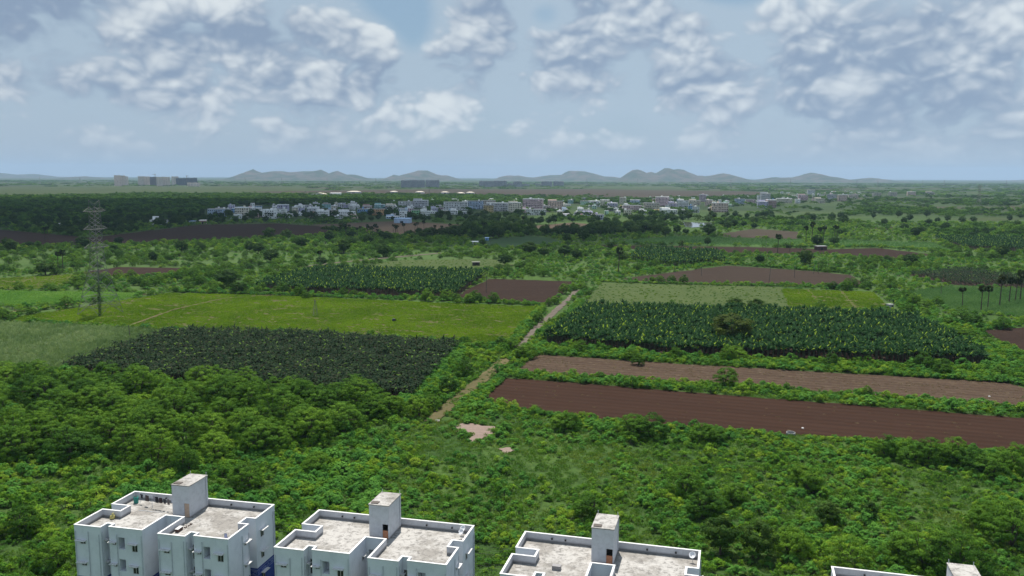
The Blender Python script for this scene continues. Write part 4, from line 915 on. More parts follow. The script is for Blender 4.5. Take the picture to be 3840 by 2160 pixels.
for i in range(26):
    bx = 1285 + 215 * RNG.random() if i < 17 else 1500 + 330 * RNG.random(); by = (872 + 18 * RNG.random()) if i < 17 else 868 + 14 * RNG.random(); palm(bx, by, by - 30 - 12 * RNG.random(), 'short palm in the row of palms below the town' if i < 17 else 'palm rising from the dark trees below town', 'palms in the row below town' if i < 17 else 'palms in the dark trees below town')
palm(2522, 940, 908, 'left of two coconut palms above the dry field', None, COCO, 'coconut_palm', 9.5); palm(2557, 940, 903, 'right of two coconut palms above the dry field', None, COCO, 'coconut_palm', 9.5)
# ------------------------------------------------------------------ apartment blocks
def wall_paint():
    m, T = mat_new('white_wall_paint')
    oc = T.n('ShaderNodeTexCoord').outputs['Object']; pos = T.n('ShaderNodeNewGeometry').outputs['Position']
    sp = T.n('ShaderNodeSeparateXYZ'); T.l(oc, sp.inputs[0]); z = sp.outputs[2]
    streak = T.noise(T.scalev(pos, 3.2, 3.2, 0.16), 1.0, 5, 0.6); blot = T.noise(pos, 0.55, 6, 0.65); fine = T.noise(pos, 6.0, 4, 0.6)
    c = T.mix(T.ss(blot, 0.38, 0.72), (0.72, 0.745, 0.79), (0.63, 0.655, 0.70))
    c = T.mix(T.m('MULTIPLY', T.ss(streak, 0.60, 0.80), 0.45), c, (0.36, 0.37, 0.39))
    c = T.mix(T.m('MULTIPLY', T.ss(fine, 0.62, 0.75), 0.18), c, (0.42, 0.43, 0.45))
    blue = T.mix(T.ss(blot, 0.35, 0.7), (0.030, 0.055, 0.24), (0.038, 0.07, 0.28))
    band = T.m('MULTIPLY', T.m('GREATER_THAN', z, 5.30), T.m('LESS_THAN', z, 5.85))
    gl = T.noise(T.scalev(pos, 2.6, 2.6, 3.4), 1.0, 2, 0.5, 1.5); glyph = T.m('MULTIPLY', band, T.m('MULTIPLY', T.ss(gl, 0.52, 0.56), 0.30))
    lines = None
    for z0 in (5.22, 5.93):
        q = T.m('LESS_THAN', T.m('ABSOLUTE', T.m('SUBTRACT', z, z0)), 0.035); lines = q if lines is None else T.m('ADD', lines, q)
    blue = T.mix(T.m('ADD', glyph, T.m('MULTIPLY', lines, 0.4), clamp=True), blue, (0.55, 0.60, 0.75))
    c = T.mix(T.m('LESS_THAN', z, 6.2), c, blue)
    finish(T, c, 0.75, 0.2, fine, 0.08, 0.02); return m
def roof_mat():
    m, T = mat_new('limewashed_roof')
    pos = T.n('ShaderNodeNewGeometry').outputs['Position']; rnd = T.n('ShaderNodeObjectInfo').outputs['Random']
    sh = T.n('ShaderNodeCombineXYZ'); T.l(T.m('MULTIPLY', rnd, 90.0), sh.inputs[2]); p = T.vm('ADD', pos, sh.outputs[0])
    a = T.noise(p, 0.17, 6, 0.72); b = T.noise(p, 1.6, 6, 0.7, 0.6); s = T.noise(T.scalev(p, 1.0, 3.0, 1), 0.8, 5, 0.7)
    c = T.mix(T.ss(a, 0.42, 0.56), (0.25, 0.235, 0.215), (0.41, 0.395, 0.375))
    c = T.mix(T.m('MULTIPLY', T.ss(b, 0.47, 0.64), 0.72), c, (0.125, 0.118, 0.112))
    c = T.mix(T.m('MULTIPLY', T.ss(s, 0.55, 0.72), 0.5), c, (0.52, 0.505, 0.485))
    br = T.n('ShaderNodeTexBrick'); T.l(pos, br.inputs['Vector']); br.inputs['Scale'].default_value = 1.0; br.inputs['Brick Width'].default_value = 1.1; br.inputs['Row Height'].default_value = 0.55; br.inputs['Mortar Size'].default_value = 0.025
    c = T.mix(T.m('MULTIPLY', br.outputs['Fac'], 0.30), c, (0.25, 0.23, 0.21))
    finish(T, c, 0.85, 0.15, b, 0.25, 0.05); return m
M_WALL = wall_paint(); M_ROOF = roof_mat()
def parapet_mat():
    m, T = mat_new('parapet_paint')
    oc = T.n('ShaderNodeTexCoord').outputs['Object']; pos = T.n('ShaderNodeNewGeometry').outputs['Position']
    sp = T.n('ShaderNodeSeparateXYZ'); T.l(oc, sp.inputs[0])
    n1 = T.noise(T.scalev(pos, 1.0, 1.0, 1.0), 1.6, 6, 0.7); n2 = T.noise(T.scalev(pos, 4, 4, .3), 1.0, 4, 0.6)
    c = T.mix(T.ss(n1, 0.4, 0.7), (0.56, 0.575, 0.61), (0.48, 0.49, 0.52))
    low = T.m('MULTIPLY', T.ss(T.m('ADD', sp.outputs[2], T.m('MULTIPLY', n1, 0.35)), 12.28, 12.55, 1.0, 0.0), 0.8)     # damp stain plus painted-in parapet shade, a plinth band round the roof edge
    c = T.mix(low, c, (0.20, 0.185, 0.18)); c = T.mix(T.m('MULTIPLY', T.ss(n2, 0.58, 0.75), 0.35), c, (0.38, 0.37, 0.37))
    finish(T, c, 0.8, 0.2); return m
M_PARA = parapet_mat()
M_SHADE = plain('sunshade_concrete', (0.62, 0.61, 0.60), 0.8, 0.2, 6.0)
M_FRAME = plain('window_frame_paint', (0.45, 0.43, 0.40), 0.6); M_DARKGL = plain('dark_glass', (0.025, 0.028, 0.033), 0.15, 0.2, 2.0, 0.5)
M_PIPE = plain('drain_pipe_plastic', (0.50, 0.53, 0.57), 0.6); M_BLACK = plain('black_rubber', (0.02, 0.02, 0.022), 0.6); M_ORANGE = plain('orange_door_paint', (0.50, 0.22, 0.12), 0.7, 0.15); M_BEIGE = plain('beige_door', (0.50, 0.36, 0.27), 0.7, 0.12)
M_STAIN = roof_mat(); M_INT = plain('dim_interior', (0.30, 0.33, 0.36), 0.9)
FOOT = [(0, -11.9), (3.85, -11.9), (3.85, -10.6), (4.7, -10.6), (4.7, -11.45), (9.5, -11.45), (9.5, -6.6), (12.0, -6.6), (12.0, -11.9), (15.8, -11.9), (15.8, -10.6), (16.7, -10.6), (16.7, -11.45),
        (21.45, -11.45), (21.45, -6.65), (20.15, -6.65), (20.15, -4.9), (21.45, -4.9), (21.45, 0), (0, 0), (0, -4.85), (2.7, -4.85), (2.7, -6.6), (0, -6.6)]
def edge(poly, i):
    A = Vector((*poly[i], 0)); B = Vector((*poly[(i + 1) % len(poly)], 0)); t = (B - A).normalized(); return A, t, Vector((t.y, -t.x, 0)), (B - A).length
def wall_ring(mb, poly, z0, z1, ops):
    """walls with real openings: ops[edge] = [(s0, s1, za, zb, depth, back)]"""
    for i in range(len(poly)):
        A, t, n_, L = edge(poly, i); oo = ops.get(i, [])
        ss = sorted({0.0, L, *[o[0] for o in oo], *[o[1] for o in oo]}); zz = sorted({z0, z1, *[o[2] for o in oo], *[o[3] for o in oo]})
        P_ = lambda s, z, d=0.0: A + t * s + Vector((0, 0, z)) - n_ * d
        for a, b in zip(ss[:-1], ss[1:]):
            for c, d in zip(zz[:-1], zz[1:]):
                if any(o[0] < (a + b) / 2 < o[1] and o[2] < (c + d) / 2 < o[3] for o in oo): continue
                mb.quad(P_(a, c), P_(b, c), P_(b, d), P_(a, d))
        for a, b, c, d, dp, back in oo:
            mb.quad(P_(a, c), P_(a, d), P_(a, d, dp), P_(a, c, dp)); mb.quad(P_(b, c, dp), P_(b, d, dp), P_(b, d), P_(b, c))
            mb.quad(P_(a, c, dp), P_(b, c, dp), P_(b, c), P_(a, c)); mb.quad(P_(a, d), P_(b, d), P_(b, d, dp), P_(a, d, dp))
            if back: mb.quad(P_(a, c, dp), P_(a, d, dp), P_(b, d, dp), P_(b, c, dp))
def obox(mb, A, t, n_, s0, s1, d0, d1, z0, z1):
    """box along a wall: s along it, d outwards"""
    p = [A + t * s + n_ * d for s, d in ((s0, d0), (s1, d0), (s1, d1), (s0, d1))]
    lo = [q + Vector((0, 0, z0)) for q in p]; hi = [q + Vector((0, 0, z1)) for q in p]
    for f in ((lo[3], lo[2], lo[1], lo[0]), (hi[0], hi[1], hi[2], hi[3]), *[(lo[k], lo[(k + 1) % 4], hi[(k + 1) % 4], hi[k]) for k in range(4)]): mb.quad(*f)
    return mb
def inset(poly, d):
    out = []
    for i in range(len(poly)):
        _, t0, n0, _ = edge(poly, i - 1 if i else len(poly) - 1); _, t1, n1, _ = edge(poly, i); p = Vector((*poly[i], 0)) - n0 * d - n1 * d; out.append((p.x, p.y))
    return out
FLOORS = [0.4, 3.3, 6.2, 9.1]; ROOFZ = 12.0; PARZ = 13.0
TOWER = [(9.1, -4.55), (11.7, -4.55), (11.7, -0.3), (9.1, -0.3)]
def apartment(origin, deg, label, door, tower_shift=0.0, tower_u=0.0):
    root = empty('apartment_block', (*origin, 0), math.radians(deg)); tag(root, label, 'apartment block', 'white apartment blocks')
    ops = {}; wins = []; shades = []
    def op(i, s0, s1, za, zb, dp, back=True): ops.setdefault(i, []).append((s0, s1, za, zb, dp, back))
    for z in FLOORS:
        for i in (0, 8): op(i, 0.78, 1.55, z + 1.42, z + 1.82, 0.12); wins.append((i, 0.78, 1.55, z + 1.42, z + 1.82)); shades.append((i, 0.3, 1.75, z + 1.92, 0.5))
        for i in (4, 12):
            op(i, 0.42, 0.95, z + 1.52, z + 1.82, 0.12); wins.append((i, 0.42, 0.95, z + 1.52, z + 1.82)); shades.append((i, 0.02, 1.1, z + 1.92, 0.5))
            op(i, 1.3, 2.22, z + 1.05, z + 2.62, 1.3)
            op(i, 3.2, 4.0, z + 0.85, z + 1.80, 0.12); wins.append((i, 3.2, 4.0, z + 0.85, z + 1.80)); shades.append((i, 2.75, 4.1, z + 1.92, 0.5))
        for i in (2, 10): L = 0.85; op(i, 0.14, 0.72, z + 0.4, z + 2.3, 0.12); wins.append((i, 0.14, 0.72, z + 0.4, z + 2.3))
        for i in (1, 9): shades.append((i, 0.55, 1.2, z + 1.92, 0.45))
        op(5, 3.7, 4.3, z + 1.3, z + 1.85, 0.12); wins.append((5, 3.7, 4.3, z + 1.3, z + 1.85)); shades.append((5, 3.5, 4.5, z + 1.95, 0.4))
        op(6, 0.35, 2.15, z + 0.5, z + 2.35, 1.4)
        op(13, 3.65, 4.35, z + 1.42, z + 1.82, 0.12); wins.append((13, 3.65, 4.35, z + 1.42, z + 1.82)); shades.append((13, 3.35, 4.7, z + 1.92, 0.5))
        op(17, 1.1, 1.95, z + 0.85, z + 1.80, 0.12); wins.append((17, 1.1, 1.95, z + 0.85, z + 1.80)); shades.append((17, 0.85, 2.4, z + 1.92, 0.5))
        for s in (2.0, 17.5): op(18, s, s + 0.9, z + 0.85, z + 1.8, 0.12); wins.append((18, s, s + 0.9, z + 0.85, z + 1.8)); shades.append((18, s - 0.2, s + 1.1, z + 1.92, 0.5))
    wb = MB(); wall_ring(wb, FOOT, 0.0, ROOFZ, ops)
    wb.build('wall', M_WALL, root)
    # roof slab: a sheet over the whole plan, parapet ring standing on it
    nF = len(FOOT); FI = inset(FOOT, 0.02); slab = MB(); slab.v = [(x, y, ROOFZ + 0.004) for x, y in FI] + [(x, y, ROOFZ - 0.12) for x, y in FI]
    slab.f = [tuple(range(nF))] + [(k, nF + k, nF + (k + 1) % nF, (k + 1) % nF) for k in range(nF)]
    ro = slab.build('roof', M_ROOF, root)
    IN = inset(FOOT, 0.16); OUT = inset(FOOT, -0.003); pb = MB()
    for k in range(nF):
        k2 = (k + 1) % nF; a, b, c, d = OUT[k], OUT[k2], IN[k2], IN[k]; z0, z1 = ROOFZ - 0.02, PARZ - 0.06
        pb.quad((*a, z0), (*b, z0), (*b, z1), (*a, z1)); pb.quad((*c, z0), (*d, z0), (*d, z1), (*c, z1)); pb.quad((*a, z1), (*b, z1), (*c, z1), (*d, z1))
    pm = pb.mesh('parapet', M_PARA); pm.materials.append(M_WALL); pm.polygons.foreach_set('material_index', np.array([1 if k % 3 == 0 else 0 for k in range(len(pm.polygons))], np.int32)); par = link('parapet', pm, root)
    OC = inset(FOOT, -0.05); IC = inset(FOOT, 0.20); cb = MB()
    for k in range(nF):
        k2 = (k + 1) % nF; a, b, c, d = OC[k], OC[k2], IC[k2], IC[k]; z0, z1 = PARZ - 0.06, PARZ + 0.02
        cb.quad((*a, z0), (*b, z0), (*b, z1), (*a, z1)); cb.quad((*c, z0), (*d, z0), (*d, z1), (*c, z1)); cb.quad((*a, z1), (*b, z1), (*c, z1), (*d, z1)); cb.quad((*a, z0), (*d, z0), (*c, z0), (*b, z0))
    cb.build('coping', M_SHADE if False else plain('coping_paint', (0.66, 0.66, 0.66), 0.7, 0.1), par)
    for i, s0, s1, za, zb in wins:
        A, t, n_, L = edge(FOOT, i); fr = MB(); w = 0.045
        for bx in ((s0, s1, za, za + w), (s0, s1, zb - w, zb), (s0, s0 + w, za + w, zb - w), (s1 - w, s1, za + w, zb - w), ((s0 + s1) / 2 - w * .7, (s0 + s1) / 2 + w * .7, za + w, zb - w)): obox(fr, A, t, n_, bx[0], bx[1], -0.10, -0.05, bx[2], bx[3])
        f = fr.build('window', M_FRAME, root); obox(MB(), A, t, n_, s0 + .01, s1 - .01, -0.115, -0.085, za + .01, zb - .01).build('pane', M_DARKGL, f)
    for i, s0, s1, z, dp in shades:
        A, t, n_, L = edge(FOOT, i); obox(MB(), A, t, n_, s0, s1, -0.02, dp, z, z + 0.07).build('sunshade', M_SHADE, root)
    for i, s in ((0, 0.18), (0, 2.05), (0, 3.6), (1, 0.2), (4, 1.15), (4, 4.65), (8, 0.18), (8, 1.9), (8, 3.6), (9, 0.2), (12, 1.15), (12, 4.62), (13, 3.05), (13, 4.6), (17, 4.3), (17, 4.7)):
        A, t, n_, L = edge(FOOT, i); b = A + t * s + n_ * 0.075
        MB().tube([b, b + Vector((0, 0, 12.35 - 0.5 * random.random()))], 0.045, 6).build('drain_pipe', M_PIPE, root)
    for s in (3.5, 5.2, 15.2, 18.6):                                    # rain spouts on the inside of the back parapet
        MB().lathe([(0.02, 0), (0.12, 0.0), (0.12, 0.16), (0.08, 0.2), (0.0, 0.2)], 10).build('rain_spout', M_BLACK, par, loc=(s, -0.36, 12.45))
    # stair tower with a doorway, roof lid and hatch
    TW = [(x + tower_u, y - tower_shift) for x, y in TOWER]; tz = 16.3; tb = MB()
    wall_ring(tb, TW, ROOFZ, tz, {0: [(1.75, 2.5, ROOFZ + 0.02, ROOFZ + 1.95, 0.16, False)], 2: [(0.15, 0.85, ROOFZ + 1.05, ROOFZ + 1.9, 0.16, False)]})
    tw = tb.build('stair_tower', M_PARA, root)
    x0, x1, y0, y1 = TW[0][0], TW[1][0], TW[0][1], TW[2][1]
    MB().box(x0 - .06, x1 + .06, y0 - .06, y1 + .06, tz, tz + 0.12).build('tower_roof', M_STAIN, tw)
    hb = MB().box(x0 + .15, x0 + 1.1, y0 + .2, y0 + .95, tz + 0.12, tz + 0.2); hb.build('roof_hatch', plain('hatch_iron', (0.10, 0.085, 0.075), 0.8), tw)
    for cx, cy in ((x0 + .1, y1 - .1), (x1 - .1, y1 - .1)): MB().tube([(cx, cy, tz + .1), (cx, cy, tz + .55)], 0.035, 6).build('vent_pipe', M_PIPE, tw)
    MB().tube([(x1 + .06, y1 - 0.5, ROOFZ + 0.3), (x1 + .06, y1 - 0.5, tz - 0.1)], 0.05, 6).build('drain_pipe', M_PIPE, tw)
    A, t, n_, L = edge(TW, 0)
    if door == 'closed': obox(MB(), A, t, n_, 1.76, 2.49, -0.10, -0.06, ROOFZ + 0.03, ROOFZ + 1.94).build('door', M_BEIGE, tw)
    else: obox(MB(), A, t, n_, 1.76, 2.49, -0.14, -0.09, ROOFZ + 0.03, ROOFZ + 1.1).build('door', M_ORANGE, tw)
    return root
AP = [apartment(*BLOCKS[0], 'leftmost white apartment block with laundry on its roof', 'closed'), apartment(*BLOCKS[1], 'second white apartment block from the left, with two roof dishes', 'open'),
      apartment(*BLOCKS[2], 'third white apartment block, only its roof and tower in view', 'open'), apartment(*BLOCKS[3], 'rightmost white apartment block, barely showing at the bottom edge', 'closed', 3.2, 2.0)]
def on_block(k, u, v, z):
    (ox, oy), deg = BLOCKS[k]; a = math.radians(deg); return Vector((ox + u * math.cos(a) + v * math.sin(a), oy + u * math.sin(a) - v * math.cos(a), z))
def yaw(k): return math.radians(BLOCKS[k][1])

# things on the roofs
M_TEAL = plain('teal_plastic', (0.035, 0.24, 0.20), 0.45, 0.15)
e = empty('water_drum', on_block(0, 1.35, 1.6, ROOFZ)); tag(e, 'teal plastic water drum on the leftmost roof', 'drum')
MB().lathe([(0.0, 0.0), (0.30, 0.0), (0.32, 0.05), (0.32, 0.32), (0.335, 0.35), (0.32, 0.38), (0.32, 0.62), (0.335, 0.65), (0.32, 0.68), (0.31, 0.95), (0.27, 0.95)], 18).build('drum_body', M_TEAL, e, True)
MB().lathe([(0.27, 0.90), (0.0, 0.90)], 18).build('water_surface', M_BLACK, e)
def post(name, k, u, v, h, lab, cat, r=0.03):
    return tag(MB().tube([(0, 0, 0), (0, 0, h)], r, 6).build(name, M_PIPE, loc=on_block(k, u, v, ROOFZ)), lab, cat)
post('clothes_post', 0, 4.6, 2.6, 1.75, 'thin clothes post in the middle of the washing line', 'post'); post('clothes_post', 0, 1.9, 1.5, 1.4, 'clothes post beside the teal drum', 'post')
lp = [on_block(0, 1.9, 1.5, ROOFZ + 1.38), on_block(0, 3.2, 2.05, ROOFZ + 1.42), on_block(0, 4.6, 2.6, ROOFZ + 1.72), on_block(0, 6.8, 2.9, ROOFZ + 1.55), on_block(0, 9.1, 3.2, ROOFZ + 1.75)]
tag(MB().tube(lp, 0.012, 4).build('washing_line', M_PIPE), 'washing line strung from clothes post to the stair tower', 'washing line')
def garment(u, w, h, col, lab, kind_='shirt', k=0):
    i = next(j for j in range(4) if (1.9, 3.2, 4.6, 6.8, 9.1)[j + 1] >= u); us = (1.9, 3.2, 4.6, 6.8, 9.1); f = (u - us[i]) / (us[i + 1] - us[i]); p = lp[i].lerp(lp[i + 1], f)
    mb = MB(); nx, nz = 6, 5; rg = random.Random(int(u * 100))
    for th in (0.012, -0.012):
        base = len(mb.v)
        for a in range(nz + 1):
            for b in range(nx + 1):
                xx = -w / 2 + w * b / nx
                if kind_ == 'shirt': xx *= (1.0 if a < 2 else 0.72)
                mb.v.append((xx, th + 0.05 * math.sin(b * 1.9 + u * 3) * a / nz, -h * a / nz + 0.02))
        for a in range(nz):
            for b in range(nx):
                if kind_ == 'trousers' and a > 1 and b == nx // 2: continue
                q = base + a * (nx + 1) + b; mb.f.append((q, q + 1, q + nx + 2, q + nx + 1))
    tag(mb.build('garment', plain('cloth_' + lab.split()[0], col, 0.9, 0.2), loc=p, rz=yaw(0) - 0.2), lab, 'garment')
garment(2.35, 0.55, 0.55, (0.03, 0.03, 0.035), 'black small shirt at the drum end of the washing line'); garment(3.55, 0.62, 0.85, (0.075, 0.06, 0.055), 'brown cloth hanging left of the middle clothes post', 'towel')
garment(4.95, 0.4, 0.7, (0.28, 0.27, 0.30), 'grey shirt just right of the middle clothes post'); garment(5.45, 0.5, 0.85, (0.022, 0.02, 0.024), 'dark trousers on the washing line', 'trousers'); garment(6.1, 0.6, 0.75, (0.05, 0.03, 0.03), 'maroon cloth on the washing line', 'towel')
garment(6.75, 0.5, 0.7, (0.06, 0.055, 0.06), 'charcoal shirt on the washing line'); garment(7.4, 0.35, 0.8, (0.16, 0.13, 0.13), 'taupe trousers on the washing line', 'trousers'); garment(8.3, 0.8, 0.5, (0.50, 0.52, 0.62), 'pale cloth next to the stair tower', 'towel')
sk = MB().lathe([(0.0, 0.0), (0.24, 0.02), (0.30, 0.2), (0.26, 0.45), (0.12, 0.62), (0.06, 0.70), (0.13, 0.80), (0.0, 0.80)], 12); 
for i, v in enumerate(sk.v): sk.v[i] = (v[0] * 1.15 + 0.1 * v[2], v[1], v[2] + 0.03 * math.sin(v[0] * 17))
tag(sk.build('sack', plain('yellow_sack', (0.50, 0.44, 0.16), 0.8, 0.25, 8), smooth=True, loc=on_block(0, 1.9, 7.2, ROOFZ)), 'yellow sack leaning in the left corner of the leftmost roof', 'sack')
e = empty('rag_pole', on_block(0, 20.6, 10.9, ROOFZ), yaw(0)); tag(e, 'thin pole with a lavender rag near the front right roof corner', 'pole')
MB().tube([(0, 0, 0), (0, 0, 1.5)], 0.025, 5).build('pole', M_PIPE, e)
rg_ = MB()
for a in range(6):
    for b in range(4): rg_.v.append((0.02 + b * 0.13, 0.05 * math.sin(a * 1.7 + b), 1.45 - a * 0.16 - 0.05 * b * (a % 2)))
for a in range(5):
    for b in range(3): q = a * 4 + b; rg_.f.append((q, q + 1, q + 5, q + 4))
rg_.build('rag', plain('lavender_cloth', (0.42, 0.42, 0.60), 0.9), e)
e = empty('old_cabinet', on_block(0, 12.75, 8.6, ROOFZ), yaw(0) + 0.05); tag(e, 'rusty metal cabinet lying by the inner parapet of the right roof', 'cabinet')
MB().box(-0.22, 0.22, -0.55, 0.55, 0, 0.42).build('cabinet_body', plain('rusty_sheet', (0.085, 0.05, 0.04), 0.8, 0.4, 5), e); MB().box(-0.25, 0.25, -0.58, 0.58, 0.422, 0.47).build('lid', M_SHADE, e)
for j in range(5):
    w_ = 0.12 + 0.1 * random.random(); tag(MB().box(-w_, w_, -0.06, 0.06, 0, 0.09).build('scrap_piece', plain('scrap', (0.06, 0.04, 0.035), 0.9), loc=on_block(0, 12.75 + 0.35 * random.random(), 7.6 - 0.32 * j, ROOFZ + 0.002), rz=random.random() * 3), 'rusty scrap piece on the roof behind the metal cabinet', 'scrap', 'scrap behind the roof cabinet')
def dish(k, u, v, r, lab, turn):
    e = empty('satellite_dish', on_block(k, u, v, ROOFZ), turn); tag(e, lab, 'satellite dish')
    MB().tube([(0, 0, 0), (0, 0, 0.75)], 0.03, 6).build('mast', M_PIPE, e)
    d_ = MB().lathe([(0.0, 0.0), (r * .4, 0.02), (r * .75, 0.07), (r, 0.14), (r * 1.02, 0.13), (r * .75, 0.05), (0, -0.02)], 20).build('reflector', plain('dish_paint', (0.66, 0.67, 0.70), 0.5), e, True); d_.location = (0, 0.05, 0.85); d_.rotation_euler = (math.radians(-50), 0, 0)
    MB().tube([(0, 0.05, 0.6), (0, 0.55, 0.95)], 0.015, 4).build('feed_arm', M_PIPE, e); MB().lathe([(0, 0), (.05, 0), (.05, .1), (0, .1)], 8).build('receiver', M_BLACK, e, loc=(0, 0.55, 0.93))
dish(1, 20.3, 1.0, 0.42, 'satellite dish in the back right corner of the second roof', 2.4); dish(1, 20.4, 2.0, 0.38, 'satellite dish in front of another on the second roof', 2.4); dish(2, 20.6, 1.2, 0.40, 'satellite dish in the back right corner of the third roof', 2.6)
tag(MB().box(-.5, .5, -.32, .32, 0, .5).build('roof_box', M_PARA, loc=on_block(2, 5.5, 7.2, ROOFZ), rz=yaw(2)), 'low white masonry box on the third roof', 'masonry box')
tag(MB().tube([(0, 0, 0.03), (1.2, .1, .03), (2.0, 0, .03), (3.6, 0.15, .03)], 0.03, 5).build('water_hose', M_PIPE, loc=on_block(0, 3.4, 3.9, ROOFZ), rz=yaw(0)), 'grey hose lying across the leftmost roof', 'hose')
# power line behind the blocks
pp = [on_block(0, 10.7, -3.5, 0), on_block(1, 10.7, -3.5, 0), on_block(2, 10.7, -3.5, 0), on_block(3, 10.7, -3.5, 0), on_block(3, 34, -3.5, 0)]
for i, p in enumerate(pp):
    e = empty('utility_pole', p, yaw(0)); tag(e, 'concrete utility pole standing behind the %s' % ('leftmost block', 'second block', 'third block', 'rightmost block', 'scrub right of the blocks')[i], 'utility pole')
    MB().tube([(0, 0, -0.3), (0, 0, 9.6)], [0.16, 0.1], 8).build('shaft', M_SHADE, e); MB().box(-0.06, 0.06, -0.8, 0.8, 9.0, 9.12).build('crossarm', M_PIPE, e)
names = ['top', 'second', 'third', 'fourth', 'fifth', 'lowest']
for j, z in enumerate((9.25, 8.75, 8.2, 6.9, 6.55, 6.1)):
    pts = []
    for a, b in zip(pp[:-1], pp[1:]):
        for q in range(6): t = q / 6; pts.append(a.lerp(b, t) + Vector((0, 0, z - 0.5 * 4 * t * (1 - t))))
    pts.append(pp[-1] + Vector((0, 0, z)))
    tag(MB().tube(pts, 0.022, 4).build('power_cable', M_BLACK), '%s power cable strung behind the apartment blocks' % names[j], 'cable')
# ------------------------------------------------------------------ pylons and poles
M_STEEL = plain('galvanised_steel', (0.17, 0.175, 0.165), 0.55, 0.15, 3.0, 0.4, 0.3)
M_WOODP = plain('weathered_pole', (0.13, 0.115, 0.10), 0.9, 0.2)
def half(z): return float(np.interp(z, [0, 9, 20, 27, 45], [6.1, 4.4, 2.1, 1.75, 1.45]))
def pylon_meshes():
    legs = []
    for sx, sy in ((1, 1), (1, -1), (-1, -1), (-1, 1)):
        legs.append(MB().tube([(sx * half(z), sy * half(z), z) for z in (0, 9, 20, 27, 36, 44.5)], [0.13, 0.12, 0.11, 0.10, 0.09, 0.08], 4).mesh('leg', M_STEEL))
    br = MB(); lv = [0, 7.5, 13.5, 18, 21, 23.5, 25.5, 27.5, 29.5, 31.4, 33.2, 35.0, 36.8, 38.6, 40.4, 42.2, 44.2]
    for a, b in zip(lv[:-1], lv[1:]):
        for k in range(4):
            c0 = [(1, 1), (1, -1), (-1, -1), (-1, 1)][k]; c1 = [(1, 1), (1, -1), (-1, -1), (-1, 1)][(k + 1) % 4]
            P_ = lambda c, z: Vector((c[0] * half(z), c[1] * half(z), z))
            r = 0.08 if a < 20 else 0.07
            br.bar(P_(c0, a), P_(c1, b), r); br.bar(P_(c1, a), P_(c0, b), r)
            if a in (7.5, 18, 27.5, 35.0): br.bar(P_(c0, a), P_(c1, a), r)
            if a == 0: br.bar(P_(c0, 3.2), P_(c1, 3.2), 0.07)
            if a < 18:                                                # redundant members
                m_ = (P_(c0, (a + b) / 2) + P_(c1, (a + b) / 2)) / 2; q0 = P_(c0, (a + b) / 2); q1 = P_(c1, (a + b) / 2)
                br.bar(q0, q0.lerp(m_, 0.55), 0.05); br.bar(q1, q1.lerp(m_, 0.55), 0.05); br.bar(q0, P_(c0, b).lerp(P_(c1, a), 0.28), 0.045); br.bar(q1, P_(c1, b).lerp(P_(c0, a), 0.28), 0.045)
    arms = []
    for z, L in ((42.2, 4.2), (35.0, 4.4), (27.5, 4.6)):
        for s in (-1, 1):
            m_ = MB(); h = half(z); tip = Vector((s * (h + L), 0, z + 0.2))
            for sy in (-1, 1):
                a0 = Vector((s * h, sy * h, z)); a1 = Vector((s * h, sy * h, z + 1.7)); m_.bar(a0, tip, 0.085); m_.bar(a1, tip, 0.07)
                for f in (0.3, 0.55, 0.78): m_.bar(a0.lerp(tip, f), a1.lerp(tip, f), 0.045)
            for f in (0.25, 0.5, 0.75): m_.bar(Vector((s * h, h, z)).lerp(tip, f), Vector((s * h, -h, z)).lerp(tip, f), 0.045)
            arms.append(m_.mesh('crossarm', M_STEEL))
    pk = MB()
    for s in (-1, 1):
        for sy in (-1, 1): pk.bar((s * 1.45, sy * 1.45, 44.2), (s * 2.6, 0, 46.8), 0.085)
        pk.bar((s * 2.6, 0, 46.8), (0, 0, 45.2), 0.06)
    return legs, br.mesh('bracing', M_STEEL), arms, pk.mesh('peak', M_STEEL)
PYL = pylon_meshes()
def pylon(p, rz, lab, grp=None, sc=1.0):
    e = empty('pylon', p, rz); e.scale = (sc, sc, sc); tag(e, lab, 'pylon', grp); legs, br, arms, pk = PYL
    for m_ in legs: link('leg', m_, e)
    tag(link('bracing', br, e), kind='stuff')
    for m_ in arms: link('crossarm', m_, e)
    link('peak', pk, e); return e
pl, pr_ = G(299, 1178), G(455, 1175); pc = (pl + pr_) / 2
PY = pylon(pc, math.radians(45 + 24), 'tall steel lattice pylon in the field on the left')
cr = []
fl = Matrix.Rotation(math.radians(45 + 24), 3, 'Z') @ Vector((-half(0), -half(0), 0))
cq, ct = clumps(np.array([(0.2 * (RNG.random() - .5) + fl.x * (half(z) / half(0)), 0.2 * (RNG.random() - .5) + fl.y * (half(z) / half(0)), z) for z in np.arange(0.3, 13, 0.4)]), [0.45 + 0.45 * RNG.random() for _ in range(40)], 30, 0.3, 0.2, 1.0, 0.3, 5)
tag(link('creeper', quad_mesh('creeper', cq, ct, M_LEAFY), loc=pc), 'dark creeper climbing the near leg of the tall pylon', 'creeper')
ords = ['first', 'second', 'third', 'fourth', 'fifth', 'sixth', 'seventh', 'eighth', 'ninth', 'tenth', 'eleventh', 'twelfth', 'thirteenth', 'fourteenth', 'fifteenth', 'sixteenth', 'seventeenth', 'eighteenth', 'nineteenth', 'twentieth']
for i, (x, y) in enumerate([(150, 690), (300, 688), (920, 690), (1056, 692), (1227, 694), (1409, 693), (2200, 694), (2390, 692), (2632, 696), (2740, 705), (2964, 700), (3290, 712), (3212, 700), (3459, 700), (3540, 704), (3773, 705), (3668, 790)]):
    pylon(G(x, y), 0.6 + 0.1 * i, 'small hazy distant pylon, %s of those on the plain from the left' % ords[i] if i != 16 else 'lone mast like pylon among the scrub on the right', 'distant pylons')
e = empty('lattice_mast', G(1183, 1186)); tag(e, 'small faint lattice mast in the yellow green field', 'mast')
lm = MB()
